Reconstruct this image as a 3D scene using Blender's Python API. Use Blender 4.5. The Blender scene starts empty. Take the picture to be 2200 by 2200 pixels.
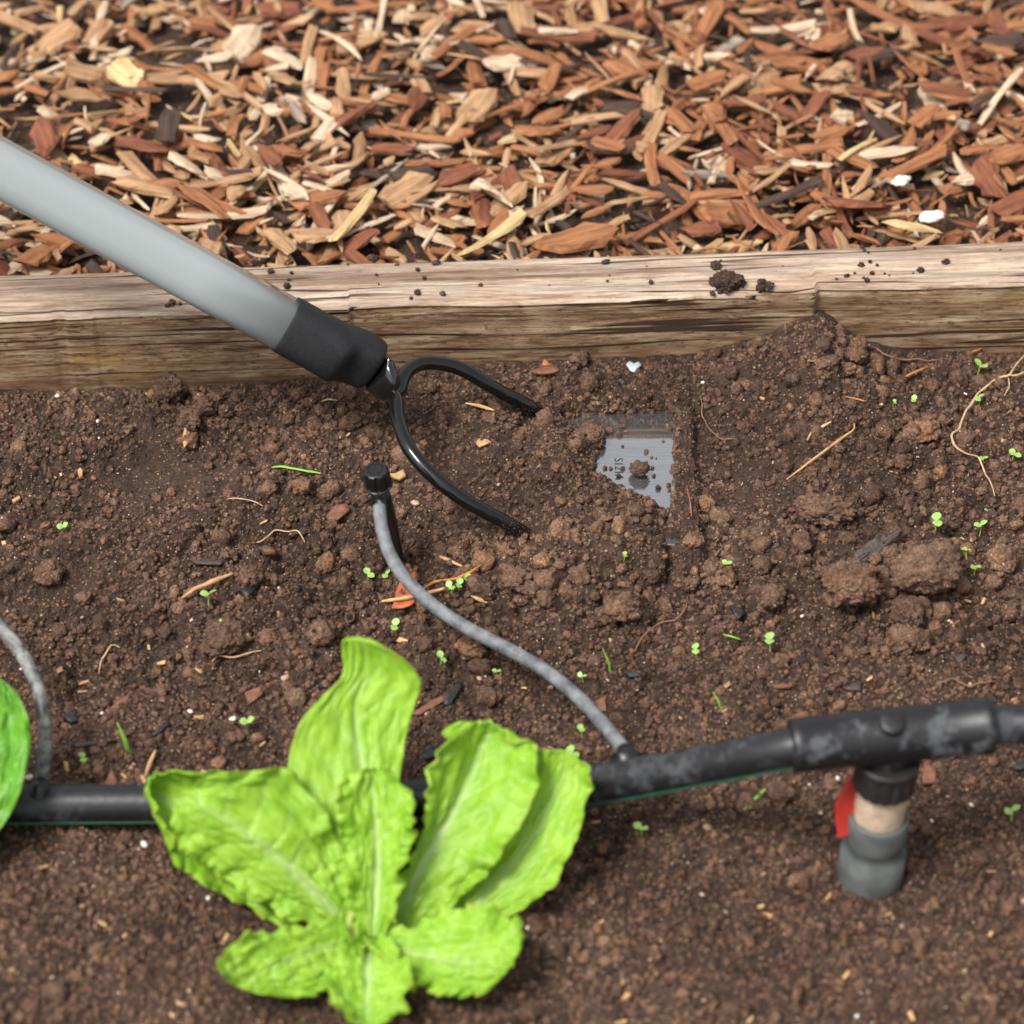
import bpy, bmesh, math, random
import numpy as np
from mathutils import Vector, Matrix, Euler

random.seed(7)
rng = np.random.default_rng(11)
S = bpy.context.scene
COL = S.collection
R = math.radians

# ------------------------------------------------------------------ camera
PITCH = R(42.0); DIST = 1.5; HALF = 0.25 / DIST          # frame is 0.5 m wide at the focus distance
CAM = Vector((0, -DIST * math.cos(PITCH), DIST * math.sin(PITCH)))
FW = Vector((0, math.cos(PITCH), -math.sin(PITCH)))
UP = Vector((0, math.sin(PITCH), math.cos(PITCH)))
cd = bpy.data.cameras.new('camera'); cam = bpy.data.objects.new('camera', cd); COL.objects.link(cam)
cam.location = CAM; cam.rotation_euler = (math.pi / 2 - PITCH, 0, 0)
cd.sensor_width = 36; cd.lens = 18 / HALF; cd.clip_start = 0.02; cd.clip_end = 200
cd.dof.use_dof = True; cd.dof.focus_distance = 1.515; cd.dof.aperture_fstop = 7.5
S.camera = cam

# ------------------------------------------------------------------ world, sun, exposure
SUN_EL = R(60); SUN_AZ = R(-130)                            # azimuth from +Y, negative = towards -X
W = bpy.data.worlds.new('World'); S.world = W; W.use_nodes = True
nt = W.node_tree; nt.nodes.clear()
sky = nt.nodes.new('ShaderNodeTexSky'); sky.sky_type = 'NISHITA'; sky.sun_disc = False
sky.sun_elevation = SUN_EL; sky.sun_rotation = SUN_AZ; sky.dust_density = 4.0; sky.air_density = 1.0
hs = nt.nodes.new('ShaderNodeHueSaturation'); hs.inputs['Saturation'].default_value = 0.12
bg = nt.nodes.new('ShaderNodeBackground'); bg.inputs['Strength'].default_value = 0.085
wo = nt.nodes.new('ShaderNodeOutputWorld')
nt.links.new(sky.outputs[0], hs.inputs['Color']); nt.links.new(hs.outputs[0], bg.inputs[0]); nt.links.new(bg.outputs[0], wo.inputs[0])
sd = bpy.data.lights.new('sun', 'SUN'); sd.energy = 1.5; sd.angle = R(16); sd.color = (1, 0.965, 0.91)
sun = bpy.data.objects.new('sun', sd); COL.objects.link(sun)
sdir = Vector((math.sin(SUN_AZ) * math.cos(SUN_EL), math.cos(SUN_AZ) * math.cos(SUN_EL), math.sin(SUN_EL)))
sun.rotation_euler = sdir.to_track_quat('Z', 'Y').to_euler(); sun.location = sdir * 5
S.view_settings.view_transform = 'Standard'; S.view_settings.look = 'None'
S.view_settings.exposure = 1.28; S.view_settings.gamma = 1.0
S.cycles.use_denoising = True

# ------------------------------------------------------------------ pixel -> place helpers (2200 px photograph)
def ray(px, py):
    return FW + Vector((1, 0, 0)) * ((px - 1100) / 1100 * HALF) + UP * ((1100 - py) / 1100 * HALF)
def at_z(px, py, z):
    d = ray(px, py); return CAM + d * ((z - CAM.z) / d.z)
def at_t(px, py, t):
    return CAM + ray(px, py) * t
def pix(x, y, z):
    dx = x - CAM.x; dy = y - CAM.y; dz = z - CAM.z
    f = dy * FW.y + dz * FW.z; u = dy * UP.y + dz * UP.z
    return 1100 + dx / f / HALF * 1100, 1100 - u / f / HALF * 1100
PPM = 1100 / HALF                                           # px per metre at depth 1 m

# ------------------------------------------------------------------ numpy noise
def _hash(ix, iy, seed):
    h = (ix.astype(np.int64) * 374761393 + iy.astype(np.int64) * 668265263 + seed * 1442695041) & 0xffffffff
    h = ((h ^ (h >> 13)) * 1274126177) & 0xffffffff
    h = ((h ^ (h >> 16)) * 2246822519) & 0xffffffff
    return ((h ^ (h >> 15)) & 0xffffff) / float(0xffffff)
def vnoise(x, y, seed=0):
    ix = np.floor(x); iy = np.floor(y); fx = x - ix; fy = y - iy
    fx = fx * fx * fx * (fx * (fx * 6 - 15) + 10); fy = fy * fy * fy * (fy * (fy * 6 - 15) + 10)
    a = _hash(ix, iy, seed); b = _hash(ix + 1, iy, seed); c = _hash(ix, iy + 1, seed); d = _hash(ix + 1, iy + 1, seed)
    return (a + (b - a) * fx + (c - a) * fy + (a - b - c + d) * fx * fy) * 2 - 1
def fbm(x, y, seed=0, octs=4, gain=0.5):
    s = 0; a = 1; t = 0
    for i in range(octs):
        c, n = math.cos(i * 1.1 + .3), math.sin(i * 1.1 + .3)
        s = s + a * vnoise((x * c - y * n) * 2 ** i, (x * n + y * c) * 2 ** i, seed + i * 17); t += a; a *= gain
    return s / t
def bumps(x, y, seed, rad=0.62):
    """rounded crumb bumps, cell size 1: 0..1"""
    ix = np.floor(x); iy = np.floor(y); best = np.zeros_like(x)
    for dx in (-1, 0, 1):
        for dy in (-1, 0, 1):
            jx = ix + dx; jy = iy + dy
            r = rad * (0.35 + 0.75 * _hash(jx, jy, seed + 5)); k = 0.5 + 0.6 * _hash(jx, jy, seed + 9)
            d2 = ((x - jx - _hash(jx, jy, seed + 1)) ** 2 + (y - jy - _hash(jx, jy, seed + 2)) ** 2) / (r * r)
            best = np.maximum(best, np.sqrt(np.clip(1 - d2, 0, 1)) * r * k)
    return best
def sstep(a, b, x):
    t = np.clip((x - a) / (b - a), 0, 1); return t * t * (3 - 2 * t)

# ------------------------------------------------------------------ materials
def mat(name):
    m = bpy.data.materials.new(name); m.use_nodes = True
    n = m.node_tree; b = n.nodes['Principled BSDF']
    return m, n, b
def N(n, t, **kw):
    o = n.nodes.new(t)
    for k, v in kw.items():
        if k in o.inputs: o.inputs[k].default_value = v
        else: setattr(o, k, v)
    return o
def ramp(n, fac, stops, interp='LINEAR'):
    r = n.nodes.new('ShaderNodeValToRGB'); r.color_ramp.interpolation = interp
    e = r.color_ramp.elements
    while len(e) < len(stops): e.new(0.5)
    for i, (p, c) in enumerate(stops):
        e[i].position = p; e[i].color = (*c, 1) if len(c) == 3 else c
    n.links.new(fac, r.inputs[0]); return r.outputs[0]
def mixc(n, fac, a, b, mode='MIX'):
    m = n.nodes.new('ShaderNodeMix'); m.data_type = 'RGBA'; m.blend_type = mode
    for s, v in ((m.inputs[0], fac), (m.inputs[6], a), (m.inputs[7], b)):
        if hasattr(v, 'is_linked') or isinstance(v, bpy.types.NodeSocket): n.links.new(v, s)
        elif isinstance(v, (int, float)): s.default_value = v
        else: s.default_value = (*v, 1)
    return m.outputs[2]
def math_(n, op, a, b=None, c=None):
    m = n.nodes.new('ShaderNodeMath'); m.operation = op
    for i, v in enumerate((a, b, c)):
        if v is None: continue
        if isinstance(v, bpy.types.NodeSocket): n.links.new(v, m.inputs[i])
        else: m.inputs[i].default_value = v
    return m.outputs[0]
def noise(n, vec, scale, detail=3, rough=0.55, out='Fac'):
    t = N(n, 'ShaderNodeTexNoise', Scale=scale, Detail=detail, Roughness=rough)
    if vec is not None: n.links.new(vec, t.inputs['Vector'])
    return t.outputs[out]
def mapping(n, vec, scale=(1, 1, 1), rot=(0, 0, 0)):
    m = n.nodes.new('ShaderNodeMapping'); m.inputs['Scale'].default_value = scale; m.inputs['Rotation'].default_value = rot
    n.links.new(vec, m.inputs[0]); return m.outputs[0]
def bump(n, b, h, strength, dist):
    k = N(n, 'ShaderNodeBump', Strength=strength, Distance=dist); n.links.new(h, k.inputs['Height']); n.links.new(k.outputs[0], b.inputs['Normal'])
def wpos(n):
    return n.nodes.new('ShaderNodeNewGeometry').outputs['Position']

def soil_material(name, tone=1.0):
    m, n, b = mat(name); p = wpos(n)
    big = noise(n, p, 14, 3); mid = noise(n, p, 150, 4, .7); fine = noise(n, p, 800, 2, .7)
    f = math_(n, 'ADD', math_(n, 'MULTIPLY', big, .30), math_(n, 'ADD', math_(n, 'MULTIPLY', mid, .38), math_(n, 'MULTIPLY', fine, .42)))
    c = ramp(n, f, [(.42, (.024 * tone, .0122 * tone, .0074 * tone)), (.51, (.070 * tone, .0368 * tone, .0222 * tone)), (.60, (.125 * tone, .0695 * tone, .0435 * tone)), (.72, (.24 * tone, .148 * tone, .098 * tone))])
    oi = n.nodes.new('ShaderNodeObjectInfo')
    c = mixc(n, 1.0, c, ramp(n, oi.outputs['Random'], [(0, (.62, .62, .64)), (.5, (1, 1, 1)), (.93, (1.15, 1.12, 1.1)), (1, (1.7, 1.5, 1.25))]), 'MULTIPLY')
    # sand grains and tiny pale specks
    v = N(n, 'ShaderNodeTexVoronoi', Scale=760.0, Randomness=1.0); n.links.new(p, v.inputs['Vector'])
    near = math_(n, 'LESS_THAN', v.outputs['Distance'], .34)
    sep = n.nodes.new('ShaderNodeSeparateColor'); n.links.new(v.outputs['Color'], sep.inputs[0])
    pick = math_(n, 'MULTIPLY', near, math_(n, 'GREATER_THAN', sep.outputs[0], .90))
    gc = ramp(n, sep.outputs[1], [(0, (.24, .15, .085)), (.6, (.30, .17, .085)), (.9, (.40, .29, .19)), (1, (.62, .54, .44))])
    c = mixc(n, pick, c, gc)
    # charcoal bits
    v2 = N(n, 'ShaderNodeTexVoronoi', Scale=260.0); n.links.new(p, v2.inputs['Vector'])
    s2 = n.nodes.new('ShaderNodeSeparateColor'); n.links.new(v2.outputs['Color'], s2.inputs[0])
    k2 = math_(n, 'MULTIPLY', math_(n, 'LESS_THAN', v2.outputs['Distance'], .42), math_(n, 'GREATER_THAN', s2.outputs[0], .978))
    c = mixc(n, k2, c, (.016, .012, .010))
    n.links.new(c, b.inputs['Base Color'])
    n.links.new(ramp(n, mid, [(.3, (.95,) * 3), (.7, (.66,) * 3)]), b.inputs['Roughness'])
    b.inputs['Specular IOR Level'].default_value = .35
    h = math_(n, 'ADD', math_(n, 'MULTIPLY', mid, .6), math_(n, 'ADD', math_(n, 'MULTIPLY', fine, .5), math_(n, 'MULTIPLY', noise(n, p, 2200, 1), .2)))
    bump(n, b, h, 1.0, .0030)
    return m
M = {}
M['soil'] = soil_material('soil', .80); M['crumb'] = soil_material('soil_crumb', 1.42)  # bed toned down, crumbs up: shade in the gaps is put into the colour
M['dark_soil'] = soil_material('dark_soil', .7)

def plain(name, col, rough=.6, spec=.5, metal=0, nscale=0, nvar=.25, bumpd=0, bscale=400):
    m, n, b = mat(name); b.inputs['Roughness'].default_value = rough
    b.inputs['Specular IOR Level'].default_value = spec; b.inputs['Metallic'].default_value = metal
    if nscale:
        tc = n.nodes.new('ShaderNodeTexCoord').outputs['Object']
        f = noise(n, tc, nscale, 4)
        n.links.new(ramp(n, f, [(.3, tuple(c * (1 - nvar) for c in col)), (.7, tuple(min(1, c * (1 + nvar)) for c in col))]), b.inputs['Base Color'])
        if bumpd: bump(n, b, noise(n, tc, bscale, 3), .6, bumpd)
    else: b.inputs['Base Color'].default_value = (*col, 1)
    return m

def chip_material(name, c1, c2, c3):
    m, n, b = mat(name)
    at = n.nodes.new('ShaderNodeAttribute'); at.attribute_name = 'grain'
    g = noise(n, mapping(n, at.outputs['Vector'], (30, 420, 420)), 1, 4, .6)
    big = noise(n, at.outputs['Vector'], 60, 3)
    c = ramp(n, g, [(.28, c1), (.5, c2), (.75, c3)])
    c = mixc(n, ramp(n, big, [(.45, (0, 0, 0)), (.7, (.55,) * 3)]), c, c1)
    n.links.new(c, b.inputs['Base Color']); b.inputs['Roughness'].default_value = .78
    b.inputs['Specular IOR Level'].default_value = .3
    bump(n, b, g, .7, .0012); return m
CH = [chip_material('chip_pale', (.30, .20, .125), (.52, .385, .26), (.66, .53, .39)),
      chip_material('chip_tan', (.20, .105, .050), (.36, .205, .105), (.50, .32, .18)),
      chip_material('chip_orange_brown', (.14, .055, .024), (.285, .115, .048), (.40, .19, .085)),
      chip_material('chip_red_brown', (.085, .030, .016), (.185, .064, .032), (.28, .105, .052)),
      chip_material('chip_dark', (.028, .016, .012), (.060, .034, .024), (.10, .06, .042)),
      chip_material('chip_straw', (.33, .21, .085), (.52, .37, .18), (.66, .52, .30)),
      chip_material('chip_grey', (.15, .115, .09), (.27, .21, .165), (.38, .31, .25))]

def wood_material():
    m, n, b = mat('weathered_timber')
    tc = n.nodes.new('ShaderNodeAttribute'); tc.attribute_name = 'grain'; v = tc.outputs['Vector']
    ta = n.nodes.new('ShaderNodeAttribute'); ta.attribute_name = 'topness'
    warp = N(n, 'ShaderNodeVectorMath', operation='ADD'); wsc = N(n, 'ShaderNodeVectorMath', operation='SCALE'); wsc.inputs['Scale'].default_value = .0016
    wn = N(n, 'ShaderNodeTexNoise', Scale=9.0, Detail=3.0); n.links.new(v, wn.inputs['Vector'])
    n.links.new(wn.outputs['Color'], wsc.inputs[0]); n.links.new(v, warp.inputs[0]); n.links.new(wsc.outputs[0], warp.inputs[1]); v = warp.outputs[0]
    g1 = noise(n, mapping(n, v, (9, 230, 230)), 1, 8, .74)
    g2 = noise(n, mapping(n, v, (40, 700, 700)), 1, 8, .78)
    bl = noise(n, mapping(n, v, (26, 90, 90)), 1, 5, .68)
    g = math_(n, 'ADD', math_(n, 'MULTIPLY', g1, .5), math_(n, 'MULTIPLY', g2, .5))
    top = ramp(n, g, [(.35, (.12, .070, .048)), (.42, (.25, .170, .122)), (.48, (.385, .288, .218)), (.54, (.49, .40, .315)), (.63, (.60, .52, .43))])
    band = noise(n, mapping(n, v, (2.2, 75, 75)), 1.3, 3, .6)
    top = mixc(n, 1.0, top, ramp(n, band, [(.36, (.55, .50, .47)), (.47, (.95, .93, .90)), (.60, (1.18, 1.17, 1.15))]), 'MULTIPLY')
    pink = ramp(n, bl, [(.46, (0, 0, 0)), (.62, (.5,) * 3)])
    top = mixc(n, pink, top, mixc(n, .5, top, (.33, .20, .15)))
    grey = ramp(n, noise(n, mapping(n, v, (9, 70, 70)), 1.7, 4), [(.52, (0, 0, 0)), (.66, (.55,) * 3)])
    top = mixc(n, grey, top, (.34, .31, .28))
    gf = math_(n, 'ADD', math_(n, 'MULTIPLY', noise(n, mapping(n, v, (9, 170, 170)), 1, 7, .74), .42), math_(n, 'MULTIPLY', noise(n, mapping(n, v, (42, 620, 620)), 1.0, 8, .8), .58))
    front = ramp(n, gf, [(.34, (.060, .029, .015)), (.43, (.16, .088, .046)), (.49, (.285, .182, .104)), (.55, (.40, .295, .192)), (.66, (.58, .48, .36))])
    st = ramp(n, bl, [(.46, (0, 0, 0)), (.66, (.6,) * 3)])
    front = mixc(n, st, front, mixc(n, .55, front, (.060, .028, .013)))
    och = ramp(n, noise(n, mapping(n, v, (6, 30, 30)), 2.1, 3), [(.55, (0, 0, 0)), (.68, (.6,) * 3)])
    front = mixc(n, och, front, (.30, .185, .055))
    fib = noise(n, mapping(n, v, (60, 560, 560)), 1.0, 8, .82)
    fl1 = ramp(n, fib, [(.33, (.30, .26, .23)), (.45, (.85, .82, .80)), (.55, (1.08, 1.08, 1.08)), (.68, (1.5, 1.55, 1.6))])
    front = mixc(n, 1.0, front, fl1, 'MULTIPLY')
    fleck = ramp(n, noise(n, mapping(n, v, (85, 430, 430)), 1.3, 6, .75), [(.565, (0, 0, 0)), (.585, (.8,) * 3)])
    front = mixc(n, fleck, front, (.055, .024, .012))
    top = mixc(n, 1.0, top, ramp(n, fib, [(.33, (.48, .40, .36)), (.44, (.86, .83, .80)), (.56, (.98, .97, .96)), (.70, (1.15, 1.14, 1.12))]), 'MULTIPLY')
    tfl = ramp(n, noise(n, mapping(n, v, (50, 520, 520)), 1.7, 6, .75), [(.59, (0, 0, 0)), (.61, (.6,) * 3)])
    top = mixc(n, tfl, top, (.15, .085, .055))
    low = n.nodes.new('ShaderNodeSeparateXYZ'); n.links.new(v, low.inputs[0])
    # soil-splash stain creeping up from the ground line
    stn = math_(n, 'ADD', math_(n, 'MULTIPLY', low.outputs[2], -30), math_(n, 'MULTIPLY', noise(n, mapping(n, v, (40, 60, 60)), 1, 4), 1.1))
    front = mixc(n, ramp(n, stn, [(.30, (0, 0, 0)), (.95, (.75,) * 3)]), front, (.13, .060, .027))
    tn = math_(n, 'ADD', ta.outputs['Fac'], math_(n, 'MULTIPLY', math_(n, 'SUBTRACT', noise(n, mapping(n, v, (50, 300, 300)), 1, 4), .5), .9))
    c = mixc(n, ramp(n, tn, [(.42, (0, 0, 0)), (.58, (1, 1, 1))]), front, top)
    # checks and cracks following the grain
    cr = noise(n, mapping(n, v, (3.2, 130, 130)), 1, 2, .4)
    crk = ramp(n, math_(n, 'ABSOLUTE', math_(n, 'SUBTRACT', cr, .5)), [(.0, (1, 1, 1)), (.014, (1, 1, 1)), (.034, (.0, .0, .0))])
    crm = math_(n, 'MULTIPLY', crk, ramp(n, noise(n, mapping(n, v, (6, 60, 60)), 1, 2), [(.45, (0, 0, 0)), (.52, (1, 1, 1))]))
    c = mixc(n, math_(n, 'MULTIPLY', crm, .92), c, (.03, .017, .011))
    n.links.new(c, b.inputs['Base Color']); b.inputs['Roughness'].default_value = .85; b.inputs['Specular IOR Level'].default_value = .25
    bump(n, b, math_(n, 'SUBTRACT', g, math_(n, 'MULTIPLY', crm, .8)), .8, .0016)
    return m
M['wood'] = wood_material()

def poly_hose_material(name, base, chalk, amt, chunk=60):
    m, n, b = mat(name); tc = wpos(n)
    f = noise(n, tc, chunk, 5, .65); f2 = noise(n, tc, chunk * 7, 3)
    k = ramp(n, math_(n, 'ADD', math_(n, 'MULTIPLY', f, .75), math_(n, 'MULTIPLY', f2, .25)), [(.5 - amt, (0, 0, 0)), (.62, (1, 1, 1))])
    n.links.new(mixc(n, k, base, chalk), b.inputs['Base Color'])
    n.links.new(ramp(n, k, [(0, (.42,) * 3), (1, (.8,) * 3)]), b.inputs['Roughness'])
    bump(n, b, f2, .25, .0006); return m
M['hose'] = poly_hose_material('black_poly_pipe', (.011, .011, .013), (.050, .054, .060), .0, 45)
M['microtube'] = poly_hose_material('chalky_microtube', (.040, .043, .047), (.20, .21, .22), .16, 140)
M['microtube_dark'] = poly_hose_material('dirty_microtube', (.030, .031, .035), (.28, .27, .25), .06, 130)
M['tee'] = poly_hose_material('black_tee_plastic', (.008, .008, .0095), (.070, .075, .082), -.03, 55)
M['black_plastic'] = plain('black_plastic', (.008, .008, .009), .38, nscale=300, nvar=.4, bumpd=.0002)
M['stripe'] = plain('green_stripe', (.010, .085, .045), .5)
M['tape'] = plain('thread_tape', (.50, .38, .27), .6, nscale=160, nvar=.25, bumpd=.0006, bscale=500)
M['grey_pvc'] = plain('grey_pvc', (.085, .092, .09), .5, nscale=90, nvar=.35, bumpd=.0002)
M['red'] = plain('red_lever_plastic', (.42, .028, .020), .42, nscale=60, nvar=.15)
M['collar'] = plain('ribbed_collar_plastic', (.020, .019, .018), .45, nscale=120, nvar=.5)
M['handle'] = plain('grey_powder_coat', (.285, .315, .315), .24, .55); M['handle'].node_tree.nodes['Principled BSDF'].inputs['Coat Weight'].default_value = .6
M['ferrule'] = plain('matt_black_grip', (.014, .014, .016), .62, .3, nscale=900, nvar=.35, bumpd=.0004, bscale=1500)
def gloss_black():
    m, n, b = mat('gloss_black_paint'); tc = wpos(n)
    b.inputs['Base Color'].default_value = (.006, .006, .006, 1); b.inputs['Roughness'].default_value = .09
    b.inputs['Coat Weight'].default_value = .8; b.inputs['Coat Roughness'].default_value = .05
    return m
M['gloss'] = gloss_black()
def dusty_gloss():
    m, n, b = mat('dusty_black_paint'); tc = wpos(n)
    sx = n.nodes.new('ShaderNodeSeparateXYZ'); n.links.new(tc, sx.inputs[0])
    low = ramp(n, sx.outputs[2], [(.006, (.56,) * 3), (.024, (.24,) * 3)])
    f = noise(n, tc, 1500, 4, .7)
    k = math_(n, 'GREATER_THAN', math_(n, 'ADD', f, math_(n, 'SUBTRACT', low, .5)), .655)
    n.links.new(mixc(n, k, (.006, .006, .006), (.20, .125, .075)), b.inputs['Base Color'])
    n.links.new(ramp(n, k, [(0, (.11,) * 3), (1, (.9,) * 3)]), b.inputs['Roughness']); return m
M['tine'] = dusty_gloss()
def blade_mat():
    m, n, b = mat('satin_blade_steel'); tc = wpos(n)
    g = noise(n, mapping(n, tc, (60, 900, 300)), 1, 3); f = noise(n, tc, 520, 4, .7)
    dirt = math_(n, 'GREATER_THAN', math_(n, 'ADD', math_(n, 'MULTIPLY', f, .8), math_(n, 'MULTIPLY', noise(n, tc, 45, 3), .3)), .69)
    c = ramp(n, g, [(.3, (.50, .51, .53)), (.7, (.62, .63, .64))])
    n.links.new(mixc(n, dirt, c, (.16, .10, .065)), b.inputs['Base Color'])
    n.links.new(math_(n, 'SUBTRACT', .93, math_(n, 'MULTIPLY', dirt, .93)), b.inputs['Metallic'])
    n.links.new(ramp(n, dirt, [(0, (.11,) * 3), (1, (.9,) * 3)]), b.inputs['Roughness'])
    bump(n, b, g, .08, .0003); return m
M['blade'] = blade_mat()
M['engrave'] = plain('stamped_letter', (.022, .022, .025), .6)

def leaf_material(name, base, light, vein, rough=.42, transl=.35):
    m, n, b = mat(name)
    at = n.nodes.new('ShaderNodeAttribute'); at.attribute_name = 'leafuv'
    s = n.nodes.new('ShaderNodeSeparateXYZ'); n.links.new(at.outputs['Vector'], s.inputs[0])
    f = noise(n, wpos(n), 70, 4); f2 = noise(n, wpos(n), 420, 3)
    c = ramp(n, math_(n, 'ADD', math_(n, 'MULTIPLY', f, .7), math_(n, 'MULTIPLY', f2, .3)), [(.35, base), (.65, light)])
    c = mixc(n, math_(n, 'MULTIPLY', s.outputs[2], .85), c, vein)            # Z carries the vein weight
    edge = math_(n, 'ABSOLUTE', s.outputs[0])
    br = math_(n, 'MULTIPLY', ramp(n, edge, [(.965, (0, 0, 0)), (1, (.8,) * 3)]), ramp(n, f2, [(.5, (0, 0, 0)), (.62, (1, 1, 1))]))
    c = mixc(n, br, c, (.45, .22, .06))
    n.links.new(c, b.inputs['Base Color']); b.inputs['Roughness'].default_value = rough
    bump(n, b, math_(n, 'ADD', f2, math_(n, 'MULTIPLY', f, 1.5)), .35, .0012)
    tr = n.nodes.new('ShaderNodeBsdfTranslucent'); n.links.new(mixc(n, .5, c, (.42, .62, .05)), tr.inputs[0])
    mx = n.nodes.new('ShaderNodeMixShader'); mx.inputs[0].default_value = transl
    n.links.new(b.outputs[0], mx.inputs[1]); n.links.new(tr.outputs[0], mx.inputs[2])
    n.links.new(mx.outputs[0], n.nodes['Material Output'].inputs['Surface']); return m
M['lettuce'] = leaf_material('lettuce_leaf', (.24, .47, .020), (.37, .61, .058), (.58, .73, .32), .5)
M['spinach'] = leaf_material('smooth_leaf', (.095, .30, .018), (.16, .42, .030), (.26, .48, .08))
M['sprout'] = plain('seedling_green', (.25, .41, .10), .45, nscale=300, nvar=.2)
M['sprout_stem'] = plain('seedling_stem', (.34, .42, .10), .5)
M['grass'] = plain('grass_blade', (.20, .42, .05), .45)
M['root'] = plain('pale_root', (.48, .32, .18), .7, nscale=200, nvar=.3)
M['red_root'] = plain('reddish_root', (.20, .095, .055), .7, nscale=200, nvar=.3)
M['straw'] = plain('dry_straw', (.46, .27, .12), .7, nscale=250, nvar=.35)
M['orange_twig'] = plain('orange_twig', (.42, .17, .045), .6, nscale=250, nvar=.3)
M['redleaf'] = plain('dead_red_leaf', (.40, .10, .035), .55, nscale=140, nvar=.45, bumpd=.0008, bscale=300)
M['bark'] = plain('red_bark', (.17, .070, .042), .75, nscale=250, nvar=.4, bumpd=.0008)
M['charcoal'] = plain('charcoal', (.016, .016, .018), .55, nscale=300, nvar=.5, bumpd=.0006)
M['darkbark'] = plain('dark_wet_bark', (.060, .042, .034), .65, nscale=220, nvar=.5, bumpd=.0016, bscale=240)
M['flake'] = plain('blue_white_flake', (.42, .47, .48), .5, nscale=200, nvar=.3)
M['white'] = plain('chalky_white', (.74, .70, .62), .5, nscale=300, nvar=.15)
M['pebble'] = plain('tan_pebble', (.42, .28, .18), .6, nscale=200, nvar=.35)

# ------------------------------------------------------------------ mesh helpers
def link(name, me, m=None, parent=None):
    o = bpy.data.objects.new(name, me); COL.objects.link(o)
    if m is not None: me.materials.append(m)
    if parent is not None: o.parent = parent
    return o
def tag(o, label=None, cat=None, group=None, kind=None):
    if label: o['label'] = label
    if cat: o['category'] = cat
    if group: o['group'] = group
    if kind: o['kind'] = kind
    return o
def empty(name, loc=(0, 0, 0)):
    o = bpy.data.objects.new(name, None); COL.objects.link(o); o.location = loc; o.empty_display_size = .02; return o
def mesh(name, verts, faces, smooth=True):
    me = bpy.data.meshes.new(name); me.from_pydata([tuple(v) for v in verts], [], faces); me.update()
    if smooth: me.polygons.foreach_set('use_smooth', [True] * len(me.polygons))
    return me
def centred(me):
    """move a mesh's origin to the bottom centre of its own box; returns that world point"""
    co = np.empty(len(me.vertices) * 3); me.vertices.foreach_get('co', co); co = co.reshape(-1, 3)
    c = (co.min(0) + co.max(0)) / 2; c[2] = co[:, 2].min()
    me.vertices.foreach_set('co', (co - c).ravel()); me.update(); return Vector(c)
def grid_mesh(name, P, smooth=True):
    """P: (nu, nv, 3) array"""
    nu, nv = P.shape[:2]; me = bpy.data.meshes.new(name)
    idx = np.arange(nu * nv).reshape(nu, nv)
    q = np.stack([idx[:-1, :-1], idx[1:, :-1], idx[1:, 1:], idx[:-1, 1:]], -1).reshape(-1, 4)
    me.vertices.add(nu * nv); me.vertices.foreach_set('co', P.reshape(-1).astype(np.float32))
    me.loops.add(q.size); me.loops.foreach_set('vertex_index', q.ravel().astype(np.int32))
    me.polygons.add(len(q)); me.polygons.foreach_set('loop_start', np.arange(0, q.size, 4, dtype=np.int32))
    me.polygons.foreach_set('use_smooth', np.full(len(q), smooth)); me.update(calc_edges=True); me.validate(); return me
def spline(pts, n):
    """Catmull-Rom through pts (lists of equal length tuples) -> n samples"""
    p = np.array([tuple(q) for q in pts], float); p = np.vstack([2 * p[0] - p[1], p, 2 * p[-1] - p[-2]])
    seg = np.linalg.norm(np.diff(p[1:-1, :min(3, p.shape[1])], axis=0), axis=1); cum = np.r_[0, np.cumsum(seg)]
    s = np.linspace(0, cum[-1], n); out = []
    for v in s:
        i = min(np.searchsorted(cum, v, 'right') - 1, len(seg) - 1); t = (v - cum[i]) / max(seg[i], 1e-9)
        a, b, c, d = p[i], p[i + 1], p[i + 2], p[i + 3]
        out.append(.5 * ((2 * b) + (c - a) * t + (2 * a - 5 * b + 4 * c - d) * t * t + (3 * b - a - 3 * c + d) * t ** 3))
    return np.array(out)
def tube_mesh(name, pts, radii, sides=16, n=None, caps=True, flat=None):
    """swept round (or flattened) tube; pts control points, radii same length or scalar"""
    if n is None: n = max(8, len(pts) * 8)
    rr = [radii] * len(pts) if np.isscalar(radii) else list(radii)
    sp = spline([(*p, r) for p, r in zip(pts, rr)], n); c = sp[:, :3]; r = np.maximum(sp[:, 3], 1e-5)
    t = np.gradient(c, axis=0); t /= np.linalg.norm(t, axis=1)[:, None] + 1e-12
    u = np.cross(t[0], (0, 0, 1.0));
    if np.linalg.norm(u) < .1: u = np.cross(t[0], (0, 1.0, 0))
    u /= np.linalg.norm(u); V = []
    for i in range(n):
        u = u - t[i] * np.dot(u, t[i]); u /= np.linalg.norm(u); w = np.cross(t[i], u)
        for k in range(sides):
            a = 2 * math.pi * k / sides
            V.append(c[i] + r[i] * (math.cos(a) * u + math.sin(a) * w * (flat or 1)))
    F = [(i * sides + k, i * sides + (k + 1) % sides, (i + 1) * sides + (k + 1) % sides, (i + 1) * sides + k) for i in range(n - 1) for k in range(sides)]
    if caps: F += [tuple(range(sides))[::-1], tuple((n - 1) * sides + k for k in range(sides))]
    return mesh(name, V, F)
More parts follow.
